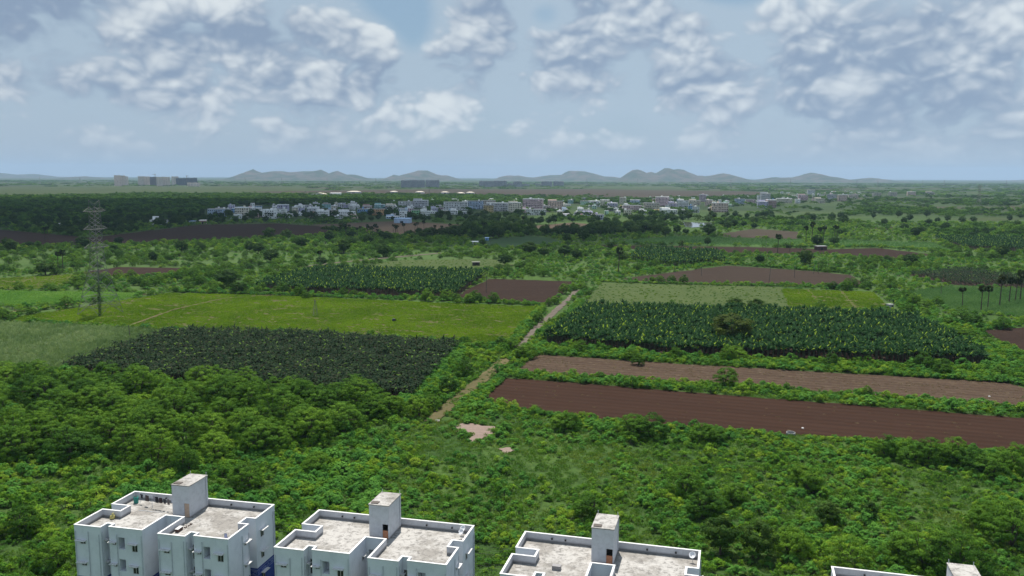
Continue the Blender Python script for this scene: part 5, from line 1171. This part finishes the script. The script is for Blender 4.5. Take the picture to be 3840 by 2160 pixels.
for k in range(4): c0 = [(1, 1), (1, -1), (-1, -1), (-1, 1)][k]; lm.bar((c0[0] * .9, c0[1] * .9, 0), (c0[0] * .12, c0[1] * .12, 7.0), 0.05)
lm.build('leg_set', M_STEEL, e)['kind'] = 'stuff'
bm_ = MB()
for j in range(6):
    z0, z1 = j * 1.15, (j + 1) * 1.15; w0, w1 = .9 - .78 * z0 / 7, .9 - .78 * z1 / 7
    for k in range(4): c0 = [(1, 1), (1, -1), (-1, -1), (-1, 1)][k]; c1 = [(1, 1), (1, -1), (-1, -1), (-1, 1)][(k + 1) % 4]; bm_.bar((c0[0] * w0, c0[1] * w0, z0), (c1[0] * w1, c1[1] * w1, z1), 0.03)
bm_.build('bracing', M_STEEL, e)['kind'] = 'stuff'
POLES = [(2529, 1022, 985, 'left edge of the dry field'), (2630, 1034, 1000, 'left part of the dry field'), (2884, 1057, 1003, 'near edge of the dry field, leaning'), (2979, 1041, 995, 'middle of the dry field'), (3189, 1082, 1035, 'right end of the dry field'), (3051, 1027, 992, 'far side of the dry field, left of another'), (3068, 1027, 987, 'far side of the dry field, right of another'),
         (1823, 1095, 1032, 'left side of the brown plot by the track'), (1587, 1112, 1070, 'near edge of the middle bananas'), (489, 1275, 1216, 'grain field left of the dark bananas'), (1840, 912, 884, 'dark green field in cloud shade'), (2190, 945, 912, 'left end of the brown field'), (3528, 1112, 1070, 'left part of the blue green field'), (2960, 945, 905, 'right end of the long green field'), (2872, 948, 905, 'bush in the long green field')]
for bx, by, ty, lab in POLES:
    p = G(bx, by); h = min(9.0, max(5.0, (by - ty) / FPX * FW.dot(p - Vector((0, 0, CAM_H)))))
    e = empty('utility_pole', p, RNG.random()); e.rotation_euler = (RNG.normal(0, .03), RNG.normal(0, .03) + (0.09 if 'leaning' in lab else 0), RNG.random()); tag(e, 'thin dark utility pole at the ' + lab, 'utility pole')
    MB().tube([(0, 0, -0.3), (0, 0, h)], [0.15, 0.11], 7).build('shaft', M_WOODP, e); MB().box(-0.65, 0.65, -0.05, 0.05, h - 0.6, h - 0.5).build('crossarm', M_WOODP, e)
    for q in (-0.55, 0.0, 0.55): MB().lathe([(0, 0), (.05, 0), (.06, .08), (.03, .16), (0, .16)], 6).build('insulator', M_SHADE, e, loc=(q, 0, h - 0.5))

# ------------------------------------------------------------------ small things in the fields
def ring(p, r, h, lab, mat, tilt=0.0):
    e = MB().lathe([(r - .12, 0), (r, 0), (r, h), (r - .03, h + .03), (r - .12, h + .02), (r - .12, 0.05), (0, 0.05)], 24).build('well_ring', mat, loc=p); e.rotation_euler = (tilt, 0, 0); tag(e, lab, 'well ring')
M_CONC = plain('grey_concrete', (0.30, 0.30, 0.30), 0.85, 0.25, 3)
ring(G(2965, 1630), 1.0, 0.55, 'grey concrete well ring at the edge of the dark ploughed field', M_CONC, 0.06); ring(G(1640, 1580), 0.55, 0.3, 'small pale concrete ring at the foot of the grassy track', M_SHADE)
e = empty('field_hut', G(1785, 996), 0.1); tag(e, 'small dark hut with a flat roof in the weedy field', 'hut')
hb = MB(); hb.box(-2.3, -0.2, -1.5, 1.5, 0, 2.3); hb.box(0.9, 2.3, -1.5, 1.5, 0, 2.3); hb.box(-0.2, 0.9, 0.2, 1.5, 0, 2.3); hb.build('wall', plain('dark_brick', (0.07, 0.058, 0.056), 0.9, 0.3, 2), e)
MB().box(-2.7, 2.7, -1.9, 1.9, 2.3, 2.45).build('roof', plain('roof_sheet', (0.22, 0.22, 0.19), 0.8, 0.2), e)
e = empty('pump_house', G(3336, 1158), 0.35); tag(e, 'small pale grey pump house beside the yellow green beds', 'pump house')
MB().box(-1.1, 1.1, -1.0, 1.0, 0, 2.0).build('wall', plain('grey_plaster', (0.34, 0.34, 0.36), 0.85, 0.2), e); MB().box(-1.3, 1.3, -1.2, 1.2, 2.0, 2.14).build('roof', M_CONC, e); MB().box(0.1, 0.8, -1.05, -1.0, 0.02, 1.6).build('door', M_BLACK, e)
e = empty('pump_engine', G(1477, 1206), 0.4); tag(e, 'dark machine standing alone in the yellow green crop', 'machine')
MB().box(-0.6, 0.5, -0.4, 0.4, 0.35, 1.15).build('engine_body', plain('dark_iron', (0.035, 0.045, 0.055), 0.5, 0.3), e); MB().lathe([(0, -.06), (.45, -.06), (.48, 0), (.45, .06), (0, .06)], 16).build('flywheel', M_BLACK, e, loc=(0.85, 0, 0.62)).rotation_euler = (0, math.radians(90), 0)
for sx in (-.5, .5): MB().box(sx - .08, sx + .08, -.45, .45, 0, .35).build('skid', M_BLACK, e)
MB().tube([(-.2, 0, 1.15), (-.2, 0, 1.5), (-.45, 0, 1.6)], .05, 6).build('exhaust', M_STEEL, e)
e = empty('brick_shed', G(3077, 938), 0.2); tag(e, 'small dark brick shed at the left end of the brown plot', 'shed')
MB().box(-4, 4, -2.5, 2.5, 0, 3.2).build('wall', plain('brick', (0.10, 0.06, 0.05), 0.9, 0.3, 1), e); MB().box(-4.4, 4.4, -2.9, 2.9, 3.2, 3.4).build('roof', M_CONC, e); MB().box(-1, 0.4, -2.56, -2.5, 0, 2.1).build('door', M_BLACK, e)
e = empty('stake_fence', (0, 0, 0)); tag(e, 'short dark stake fence at the left edge of the grain field', 'fence')
f0, f1 = G(-10, 1138), G(68, 1174)
for i in range(14): q = f0.lerp(f1, i / 13); MB().tube([(q.x, q.y, -.1), (q.x + .05, q.y, 1.3 + .2 * random.random())], .06, 5).build('stake', M_WOODP, e)
MB().tube([f0 + Vector((0, 0, 1.0)), f1 + Vector((0, 0, 1.0))], .03, 4).build('rail', M_WOODP, e)
for i, (x, y) in enumerate([(3010, 1607), (3710, 1488)]): tag(MB().lathe([(0, 0), (.28, .02), (.3, .15), (.15, .26), (0, .28)], 7).build('stone', M_SHADE, loc=G(x, y, .03)), 'pale stone lying on the ' + ('dark ploughed field above the well ring', 'right part of the straw streaked field')[i], 'stone')

# ------------------------------------------------------------------ the town
PAINT = {'white': (0.80, 0.80, 0.79), 'cream': (0.58, 0.53, 0.43), 'peach': (0.56, 0.42, 0.36), 'lavender': (0.40, 0.38, 0.52), 'pale blue': (0.36, 0.45, 0.58), 'blue': (0.16, 0.32, 0.56), 'teal': (0.26, 0.46, 0.46), 'mint': (0.36, 0.54, 0.42), 'green': (0.20, 0.48, 0.22), 'ochre': (0.50, 0.38, 0.18), 'orange': (0.52, 0.30, 0.14), 'pink': (0.56, 0.40, 0.42), 'grey': (0.44, 0.44, 0.47), 'brown': (0.30, 0.19, 0.17), 'beige': (0.48, 0.43, 0.36), 'mauve': (0.42, 0.32, 0.37)}
def paint(c): return plain('paint_' + c.replace(' ', '_'), tuple(min(0.82, v * 1.2) for v in PAINT[c]), 0.8, 0.13, 0.35)
M_TANKB = plain('black_tank', (0.03, 0.03, 0.035), 0.5); M_TANKW = plain('white_tank', (0.6, 0.6, 0.6), 0.5); M_SLAB = plain('slab', (0.50, 0.49, 0.48), 0.85, 0.2, 0.6); M_TIN = plain('tin_roof', (0.50, 0.55, 0.62), 0.45, 0.15, 0.8, 0.4)
HOUSES = []
def zoom_list(ox, oy, items):
    for x0, x1, y0, y1, c in items: HOUSES.append((ox + x0 / 2.683, ox + x1 / 2.683, oy + y0 / 2.683, oy + y1 / 2.683, c))
zoom_list(700, 600, [(210, 395, 490, 570, 'pale blue'), (480, 610, 475, 575, 'cream'), (430, 540, 550, 590, 'white'), (755, 890, 500, 590, 'white'), (910, 1015, 447, 515, 'lavender'), (860, 990, 490, 545, 'white'), (950, 1020, 530, 585, 'white'), (1085, 1180, 455, 505, 'white'), (1300, 1420, 490, 580, 'white'), (1520, 1640, 430, 480, 'lavender'), (1260, 1330, 470, 510, 'white'), (1360, 1440, 440, 480, 'teal'), (1520, 1690, 495, 565, 'white'), (1715, 1830, 490, 535, 'blue'), (1770, 1855, 440, 505, 'brown'), (1860, 1990, 490, 555, 'orange'), (1620, 1730, 435, 480, 'white'), (1890, 1985, 430, 480, 'teal'), (2000, 2100, 435, 490, 'cream'), (2130, 2270, 415, 480, 'white'), (2280, 2425, 385, 480, 'grey'), (2265, 2335, 500, 570, 'green'), (2130, 2220, 490, 550, 'pale blue'), (1420, 1500, 500, 560, 'beige'), (1210, 1300, 480, 560, 'grey'), (2350, 2440, 490, 560, 'white'), (2000, 2130, 545, 590, 'pale blue'), (640, 740, 480, 540, 'white')])
zoom_list(1500, 600, [(440, 680, 420, 505, 'white'), (680, 835, 410, 495, 'pale blue'), (820, 960, 405, 485, 'beige'), (840, 940, 450, 525, 'ochre'), (870, 1085, 430, 515, 'grey'), (1092, 1215, 410, 525, 'cream'), (1240, 1440, 390, 505, 'pink'), (1270, 1470, 495, 555, 'white'), (1490, 1640, 395, 500, 'peach'), (1690, 1745, 400, 440, 'teal'), (1820, 1905, 410, 450, 'mint'), (1900, 2010, 410, 470, 'white'), (2020, 2110, 400, 460, 'cream'), (2215, 2275, 378, 440, 'cream'), (2090, 2190, 430, 490, 'lavender'), (2240, 2430, 460, 520, 'peach'), (2480, 2576, 430, 515, 'beige'), (1620, 1760, 535, 580, 'grey'), (1780, 1880, 560, 600, 'brown'), (1840, 1980, 510, 560, 'lavender'), (1930, 2050, 545, 600, 'lavender'), (2320, 2420, 400, 450, 'pale blue')])
zoom_list(2300, 600, [(100, 290, 455, 525, 'pink'), (310, 470, 430, 515, 'beige'), (430, 560, 370, 465, 'pink'), (480, 640, 475, 545, 'white'), (650, 760, 390, 475, 'white'), (875, 930, 345, 420, 'mauve'), (770, 880, 390, 455, 'cream'), (930, 1000, 400, 465, 'peach'), (1000, 1160, 430, 525, 'peach'), (1450, 1492, 350, 410, 'white'), (1490, 1580, 320, 425, 'grey'), (1460, 1560, 400, 480, 'lavender'), (1550, 1640, 400, 480, 'brown'), (1650, 1800, 385, 435, 'cream'), (1870, 1960, 340, 405, 'pink'), (1960, 2030, 300, 345, 'white'), (2040, 2130, 375, 435, 'cream'), (2160, 2250, 345, 405, 'grey'), (2270, 2350, 350, 415, 'peach'), (2400, 2470, 340, 390, 'beige'), (800, 870, 470, 530, 'white'), (1230, 1330, 390, 440, 'pale blue'), (1340, 1430, 395, 440, 'pink'), (560, 650, 415, 470, 'lavender')])
for x, y in [(3290, 735), (3350, 732), (3420, 730), (3200, 742), (3490, 728)]: HOUSES.append((x - 14, x + 14, y - 12, y + 4, 'beige' if x % 3 else 'peach'))
zl = np.array([[780, 822], [1000, 818], [1300, 822], [1500, 825], [1650, 812], [1800, 798], [2050, 806], [2300, 812], [2600, 800], [2900, 778], [3100, 756], [3250, 745]]); zb = np.array([[780, 784], [1200, 772], [1600, 758], [2400, 748], [2900, 726], [3250, 715]])
rg = random.Random(4); pal = ['white'] * 6 + ['cream', 'cream', 'peach', 'pale blue', 'lavender', 'grey', 'beige', 'pink', 'mint', 'ochre', 'blue']
taken = [(h[0], h[1], h[3]) for h in HOUSES]; tries = 0
while len(HOUSES) < 290 and tries < 9000:
    tries += 1; x = rg.uniform(800, 3260); yf = np.interp(x, zl[:, 0], zl[:, 1]); yb = np.interp(x, zb[:, 0], zb[:, 1]); y = yb + (yf - yb) * rg.random()
    dist = G(x, y).length; w = rg.uniform(6, 12) * FPX / dist / 2; h = rg.choice([3.5, 3.5, 6.5, 6.5, 7.5, 9.8]) * FPX / dist
    if any(a - w * .3 < x < b + w * .3 and abs(y - c) < 6 for a, b, c in taken): continue
    taken.append((x - w, x + w, y)); HOUSES.append((x - w, x + w, y - h, y, rg.choice(pal)))
HOUSES.sort(key=lambda h: h[0]); count = {}
NUMW = ['', 'single', 'two', 'three', 'four', 'five', 'six', 'seven', 'eight']
def ordinal(n_):
    if n_ <= 20: return ords[n_ - 1]
    t, u = divmod(n_, 10); tens = {2: ('twenty', 'twentieth'), 3: ('thirty', 'thirtieth'), 4: ('forty', 'fortieth'), 5: ('fifty', 'fiftieth'), 6: ('sixty', 'sixtieth')}[t]
    return tens[1] if u == 0 else tens[0] + ' ' + ords[u - 1]
def house(x0, x1, y0, y1, c):
    p = G((x0 + x1) / 2, y1); dist = FW.dot(p - Vector((0, 0, CAM_H))); w = (x1 - x0) / FPX * dist; h = max(3.2, (y1 - y0) / FPX * dist)
    fl_ = max(1, min(6, round((h - 1.0) / 3.0))); fh = (h - 0.9) / fl_ if fl_ > 1 else h - 0.6; d_ = min(13, max(6.5, w * rg.uniform(0.6, 0.95)))
    key = (c, fl_); count[key] = count.get(key, 0) + 1
    e = empty('town_house', (p.x, p.y + d_ / 2, 0), rg.gauss(0, 0.12) - math.atan2(p.x, p.y) * 0.4); tag(e, '%s %s storey %s house of town counted from the left' % (ordinal(count[key]), NUMW[fl_], c), 'house', 'town houses')
    wl = MB(); H = fh * fl_; setb = rg.random() < 0.4 and fl_ > 1
    if setb: wl.box(-w / 2, w / 2, -d_ / 2, d_ / 2, -0.1, H - fh); wl.box(-w / 2, w / 2 * rg.uniform(0, .5), -d_ / 2 + d_ * .25, d_ / 2, H - fh, H)
    else: wl.box(-w / 2, w / 2, -d_ / 2, d_ / 2, -0.1, H)
    wl.build('wall', paint(c), e)
    sl = MB()
    for k in range(1, fl_ + 1):
        if setb and k == fl_: continue
        sl.box(-w / 2 - .15, w / 2 + .15, -d_ / 2 - rg.choice([.3, .9, 1.1]), d_ / 2 + .15, k * fh - .1, k * fh + .08)
    top = H if not setb else H - fh
    for a in ((-w / 2, w / 2, -d_ / 2, -d_ / 2 + .15), (-w / 2, w / 2, d_ / 2 - .15, d_ / 2), (-w / 2, -w / 2 + .15, -d_ / 2 + .15, d_ / 2 - .15), (w / 2 - .15, w / 2, -d_ / 2 + .15, d_ / 2 - .15)): sl.box(*a, top + .08, top + .85)
    sl.build('roof', M_SLAB if rg.random() < .5 else paint('white'), e)
    wn = MB(); nw = max(2, int(w / 2.6))
    for k in range(fl_ - (1 if setb else 0)):
        for q in range(nw):
            if rg.random() < .12: continue
            xx = -w / 2 + w * (q + .5) / nw; ww = .55 + .25 * rg.random(); z0 = k * fh + .9; door = rg.random() < .25
            wn.box(xx - ww, xx + ww, -d_ / 2 - .03, -d_ / 2 + .05, k * fh + .1 if door else z0, k * fh + 2.3)
        for q in range(2):
            for s in (-1, 1): yy = -d_ / 2 + d_ * (q + .5) / 2; wn.box(s * w / 2 - .03, s * w / 2 + .03, yy - .5, yy + .5, k * fh + .9, k * fh + 2.2)
    wn.build('windows', M_DARKGL, e)['kind'] = 'stuff'
    if rg.random() < .65: hx = rg.uniform(-w / 2 + 1.5, w / 2 - 1.5); MB().box(hx - 1.3, hx + 1.3, d_ / 2 - 3.2, d_ / 2 - .3, top + .08, top + 2.6).build('stair_head', paint(rg.choice(['white', c])), e)
    if rg.random() < .6: MB().lathe([(0, 0), (.6, 0), (.62, 1.0), (.45, 1.25), (0, 1.3)], 10).build('water_tank', M_TANKB if rg.random() < .4 else M_TANKW, e, loc=(rg.uniform(-w / 3, w / 3), 0, (top if not setb else H) + .08))
for h in HOUSES: house(*h)
def shed(x0, x1, y0, y1, kind_, wallc, roofm, lab, cat='shed'):
    p = G((x0 + x1) / 2, y1); dist = FW.dot(p - Vector((0, 0, CAM_H))); w = (x1 - x0) / FPX * dist; h = max(2.6, (y1 - y0) / FPX * dist); d_ = max(5, w * 0.55)
    e = empty('shed', (p.x, p.y + d_ / 2, 0), rg.gauss(0, .1)); tag(e, lab, cat); hw = h * (.65 if kind_ != 'flat' else .9)
    MB().box(-w / 2, w / 2, -d_ / 2, d_ / 2, -.1, hw).build('wall', wallc, e); r = MB(); o = .5
    if kind_ == 'hip':
        a = [(-w / 2 - o, -d_ / 2 - o, hw), (w / 2 + o, -d_ / 2 - o, hw), (w / 2 + o, d_ / 2 + o, hw), (-w / 2 - o, d_ / 2 + o, hw)]; t0, t1 = (-w * .18, 0, h), (w * .18, 0, h)
        r.quad(a[0], a[1], t1, t0); r.quad(a[2], a[3], t0, t1); r.quad(a[1], a[2], t1); r.quad(a[3], a[0], t0); r.quad(a[3], a[2], a[1], a[0])
    elif kind_ == 'arch':
        n_ = 10; A_ = [(-w / 2 - o + (w + 2 * o) * k / n_, hw + (h - hw) * math.sin(math.pi * k / n_)) for k in range(n_ + 1)]
        for (xa, za), (xb, zb_) in zip(A_[:-1], A_[1:]): r.quad((xa, -d_ / 2, za), (xb, -d_ / 2, zb_), (xb, d_ / 2, zb_), (xa, d_ / 2, za)); r.quad((xa, -d_ / 2, hw), (xb, -d_ / 2, hw), (xb, -d_ / 2, zb_), (xa, -d_ / 2, za))
    else: r.quad((-w / 2 - o, -d_ / 2 - o, hw), (w / 2 + o, -d_ / 2 - o, hw), (w / 2 + o, d_ / 2 + o, h), (-w / 2 - o, d_ / 2 + o, h)); r.quad((-w / 2 - o, d_ / 2 + o, h - .1), (w / 2 + o, d_ / 2 + o, h - .1), (w / 2 + o, -d_ / 2 - o, hw - .1), (-w / 2 - o, -d_ / 2 - o, hw - .1))
    r.build('roof', roofm, e); MB().box(-w * .1, w * .1, -d_ / 2 - .04, -d_ / 2, 0, min(hw * .8, 2.6)).build('door', M_DARKGL, e)
WP = paint('white'); BLUE_R = plain('blue_roof_sheet', (0.22, 0.36, 0.58), 0.5, 0.15, .5)
shed(1479, 1539, 818, 837, 'flat', paint('pale blue'), BLUE_R, 'long shed with a pale blue roof at the front of town'); shed(124, 160, 812, 828, 'flat', paint('pale blue'), WP, 'pale blue walled shed among dark trees on the far left'); shed(710, 729, 828, 840, 'flat', paint('grey'), BLUE_R, 'tiny blue roofed shed left of town'); shed(747, 771, 825, 840, 'flat', paint('brown'), WP, 'tiny cream roofed shed left of town')
shed(1140, 1162, 729, 738, 'arch', WP, paint('grey'), 'small white hall left of the arched hall behind town', 'hall'); shed(1164, 1220, 723, 738, 'arch', WP, paint('beige'), 'large white arched hall behind town', 'hall'); shed(1238, 1277, 723, 738, 'flat', WP, paint('grey'), 'white block right of the arched hall behind town', 'hall')
for x0, x1, y, lab in ((1300, 1350, 722, 'leftmost'), (1462, 1490, 722, 'second'), (1558, 1590, 723, 'third'), (1653, 1683, 724, 'fourth'), (1712, 1742, 727, 'fifth'), (1748, 1778, 725, 'rightmost')): shed(x0, x1, y - 6, y + 3, 'hip', paint('grey'), paint('beige'), '%s of the pale hipped halls in a row behind town' % lab, 'hall')
shed(1765, 1792, 908, 917, 'flat', paint('grey'), M_TIN, 'small grey shed below the palms'); shed(1760 + 60, 1780 + 60 - 8, 895, 902, 'flat', paint('blue'), BLUE_R, 'small blue tarpaulin shed right of the grey one'); shed(2505, 2518, 690, 694, 'hip', paint('white'), WP, 'tiny white roof far out on the plain')
for (x0, x1, y0, y1, lab) in ((208, 255, 838, 853, 'long white house among dark trees on the far left'), (561, 620, 812, 842, 'white two level house among dark trees left of town')):
    p = G((x0 + x1) / 2, y1); dist = FW.dot(p - Vector((0, 0, CAM_H))); w = (x1 - x0) / FPX * dist; h = (y1 - y0) / FPX * dist
    e = empty('farm_house', (p.x, p.y + 5, 0), 0.15); tag(e, lab, 'house'); MB().box(-w / 2, w / 2, -5, 5, -.1, h * .55).build('wall', WP, e); MB().box(-w / 2 - .4, w / 2 + .4, -5.5, 5.4, h * .55, h * .55 + .2).build('roof', WP, e); MB().box(-w / 2 + w * .12, -w / 2 + w * .45, -1, 4, h * .55 + .2, h).build('upper_room', WP, e)
    wn = MB()
    for q in range(5): wn.box(-w / 2 + w * (q + .4) / 5, -w / 2 + w * (q + .4) / 5 + 1.2, -5.04, -4.95, .9, 2.2)
    wn.build('windows', M_DARKGL, e)['kind'] = 'stuff'

# ------------------------------------------------------------------ far tower blocks and cranes
M_TB = plain('beige_tower_paint', (0.80, 0.70, 0.63), 0.85, 0.08, 0.05); M_TG = plain('grey_tower_concrete', (0.34, 0.34, 0.37), 0.85, 0.12, 0.05); M_TD = plain('dark_raw_concrete', (0.16, 0.17, 0.20), 0.9, 0.15, 0.05); M_TP = plain('pink_tower_paint', (0.82, 0.68, 0.60), 0.85, 0.08, .05)
def tower(x0, x1, y0, y1, m_, lab, bays, tanks=0, frame=False):
    p = G((x0 + x1) / 2, y1); dist = FW.dot(p - Vector((0, 0, CAM_H))); w = (x1 - x0) / FPX * dist; h = (y1 - y0) / FPX * dist; d_ = min(22, w)
    e = empty('tower_block', (p.x, p.y, 0), -math.atan2(p.x, p.y)); tag(e, lab, 'tower block'); wb = MB(); bw = w / bays
    for k in range(bays):
        o = 0 if k % 2 == 0 else 2.2; hh = h - (1.8 if k % 2 else 0); wb.box(-w / 2 + k * bw, -w / 2 + (k + 1) * bw - .05, -d_ / 2 + o, d_ / 2, -.1, hh)
    wb.build('wall', m_, e); fl_ = max(3, int(h / 3.1)); wn = MB()
    for k in range(bays):
        o = 0 if k % 2 == 0 else 2.2
        for q in range(fl_):
            z0 = q * 3.1 + 1.0
            if z0 + 1.5 > h - 2: continue
            for s in (.28, .72): xc = -w / 2 + (k + s) * bw; wn.box(xc - bw * .09, xc + bw * .09, -d_ / 2 + o - .1, -d_ / 2 + o + .1, z0, z0 + 1.5)
    wn.build('windows', M_DARKGL, e)['kind'] = 'stuff'
    MB().box(-w / 2 - .3, w / 2 + .3, -d_ / 2 + 1.5, d_ / 2 + .3, h - 1.7, h - .9).build('roof', m_, e)
    for q in range(tanks): xx = -w / 2 + w * (q + .5) / tanks; MB().box(xx - 2.2, xx + 2.2, -2, 3, h - .9, h + 3.0).build('roof_room', m_, e)
    return p, h
tower(430, 450, 657, 697, M_TB, 'leftmost wing of the lone beige tower block', 3); tower(450.5, 470, 658, 697.5, M_TP, 'middle wing of the lone beige tower block', 3); tower(470.5, 482, 661, 696, M_TB, 'right lower wing of the lone beige tower block', 2)
tower(519, 540, 661, 697.5, M_TB, 'first beige tower block of the construction site', 3); tower(540.5, 562, 661.5, 697.5, M_TP, 'second beige tower block of the construction site', 3); tower(562.5, 588, 663, 697, M_TD, 'dark unfinished tower between beige ones', 4); tower(588.5, 612, 663, 698, M_TB, 'beige tower right of the first crane', 3); tower(612.5, 638, 663, 698, M_TP, 'pinkish tower right of the first crane', 3)
tower(645, 669, 661.5, 694, M_TB, 'single beige tower left of the dark unfinished blocks', 3); tower(662, 700, 668, 695, M_TD, 'dark unfinished block under the second crane', 5, 2); tower(700.5, 739, 667.5, 695, M_TD, 'dark unfinished block right of the second crane', 5, 2); tower(704, 749, 685, 698.5, M_TP, 'low pinkish building in front of the unfinished blocks', 4)
for x0, x1, y0, y1, b, tk, lab in ((1504, 1540, 676, 703, 7, 2, 'left third of the nearest long grey tower row'), (1540.5, 1567, 675, 703, 5, 3, 'middle third of the nearest long grey tower row'), (1567.5, 1594, 676, 703, 5, 2, 'right third of the nearest long grey tower row'), (1596, 1648, 675.5, 702.5, 9, 5, 'separate grey tower row right of the nearest one'),
    (1797, 1850, 679, 700.5, 9, 3, 'left half of the second grey tower row'), (1850.5, 1900, 678, 700.5, 9, 3, 'right half of the second grey tower row'), (1900.5, 1924.5, 688.5, 700.5, 5, 0, 'low grey block joining two tower rows'), (1925, 1957, 680, 700.5, 6, 1, 'square grey tower right of the second row'), (1957.5, 1985, 690, 700.5, 5, 1, 'low grey block right of the square tower'),
    (2009, 2030, 690, 700.5, 4, 0, 'low grey block at the left of the third row'), (2030.5, 2070, 680, 700.5, 7, 1, 'left tower of the third grey row'), (2075, 2114, 680, 700.5, 7, 2, 'right tower of the third grey row')): tower(x0, x1, y0, y1, M_TG, lab, b, tk)
def crane(x, y0, y1, jl, jr, lab):
    p = G(x, y1); dist = FW.dot(p - Vector((0, 0, CAM_H))); h = (y1 - y0) / FPX * dist; e = empty('tower_crane', (p.x, p.y - 16, 0), 0); tag(e, lab, 'crane'); m_ = plain('crane_paint', (0.20, 0.17, 0.10), 0.6)
    ms = MB(); z = 0
    for sx in (-1, 1):
        for sy in (-1, 1): ms.bar((sx * .9, sy * .9, 0), (sx * .9, sy * .9, h - 4), .3)
    while z < h - 6: ms.bar((-.9, -.9, z), (.9, -.9, z + 3), .18); ms.bar((.9, .9, z), (-.9, .9, z + 3), .18); z += 3
    ms.build('mast', m_, e); MB().box(-jl, -1, -.7, .7, h - 4, h - 2.6).build('counter_jib' if jl < jr else 'jib', m_, e); MB().box(1, jr, -.7, .7, h - 4, h - 2.6).build('jib' if jl < jr else 'counter_jib', m_, e); MB().box(-1.2, 1.2, -1.2, 1.2, h - 6, h - 2).build('cab', m_, e); MB().bar((0, 0, h - 2), (0, 0, h + 2), .5).build('apex', m_, e)
crane(588, 652, 697, 14, 6, 'tower crane over the dark unfinished tower'); crane(706, 658, 696, 5, 12, 'tower crane over the dark unfinished blocks')
e = empty('cell_mast', G(1610, 745), 0); tag(e, 'thin lattice mast rising from the woods behind town', 'mast'); MB().tube([(0, 0, 0), (0, 0, 34)], [.7, .3], 4).build('shaft', M_STEEL, e); MB().box(-1, 1, -1, 1, 30, 32).build('antenna', M_STEEL, e)
e = empty('cell_mast', G(2885, 758), 0); tag(e, 'tall dark mast beside the grey tall building in town', 'mast'); MB().tube([(0, 0, 0), (0, 0, 34)], [.8, .4], 4).build('shaft', M_TD, e); MB().box(-1.2, 1.2, -1.2, 1.2, 29, 33).build('antenna', M_TD, e)

# ------------------------------------------------------------------ cumulus overhead that shades the left middle ground, and the haze
def cloud_volume(name, c, rx, ry, rz, dens_, lab, seed):
    bm = bmesh.new(); bmesh.ops.create_icosphere(bm, subdivisions=5, radius=1.0)
    for v in bm.verts:
        n1 = mnoise.noise(v.co * 1.7 + Vector((seed, 0, 0))); n2 = mnoise.noise(v.co * 4.1 + Vector((0, seed, 0))); n3 = mnoise.noise(v.co * 9 + Vector((0, 0, seed)))
        k = 1 + 0.34 * n1 + 0.2 * abs(n2) + 0.08 * abs(n3); v.co = Vector((v.co.x * rx * k, v.co.y * ry * k, (v.co.z if v.co.z > 0 else v.co.z * 0.35) * rz * k))
    me = bpy.data.meshes.new(name); bm.to_mesh(me); bm.free()
    m = bpy.data.materials.new('cloud_vapour'); m.use_nodes = True; T = NT(m.node_tree); pv = T.n('ShaderNodeVolumePrincipled'); pv.inputs['Density'].default_value = dens_; pv.inputs['Color'].default_value = (1, 1, 1, 1)
    o = T.n('ShaderNodeOutputMaterial'); T.l(pv.outputs[0], o.inputs['Volume']); me.materials.append(m)
    return tag(link(name, me, loc=c), lab, 'cloud', kind='stuff')
def over(x, y, alt):                     # where a cloud must float to shade this piece of ground
    p = D(x, y); k = alt / SUNV.z; return Vector((p.x + SUNV.x * k, p.y + SUNV.y * k, alt))
ALT = 1100.0
cloud_volume('cloud', over(254, 534, ALT), 640, 640, 190, 0.011, 'cumulus cloud high overhead shading the fields left of town', 3.1)
cloud_volume('cloud', over(1330, 596, ALT - 60), 210, 120, 90, 0.010, 'small cumulus cloud overhead shading the woods below town', 8.7)
HZ = GR + 900
hz = MB().box(-HZ, HZ, -HZ, HZ, -1.5, 420.0)
m = bpy.data.materials.new('haze_air'); m.use_nodes = True; T = NT(m.node_tree); pv = T.n('ShaderNodeVolumePrincipled'); pv.inputs['Density'].default_value = 4.4e-5; pv.inputs['Color'].default_value = (0.52, 0.74, 1.0, 1)
o = T.n('ShaderNodeOutputMaterial'); T.l(pv.outputs[0], o.inputs['Volume'])
hm = hz.mesh('haze', m); hm.materials[0] = m; tag(link('haze', hm), 'thin pale haze over the whole plain', 'haze', kind='stuff')
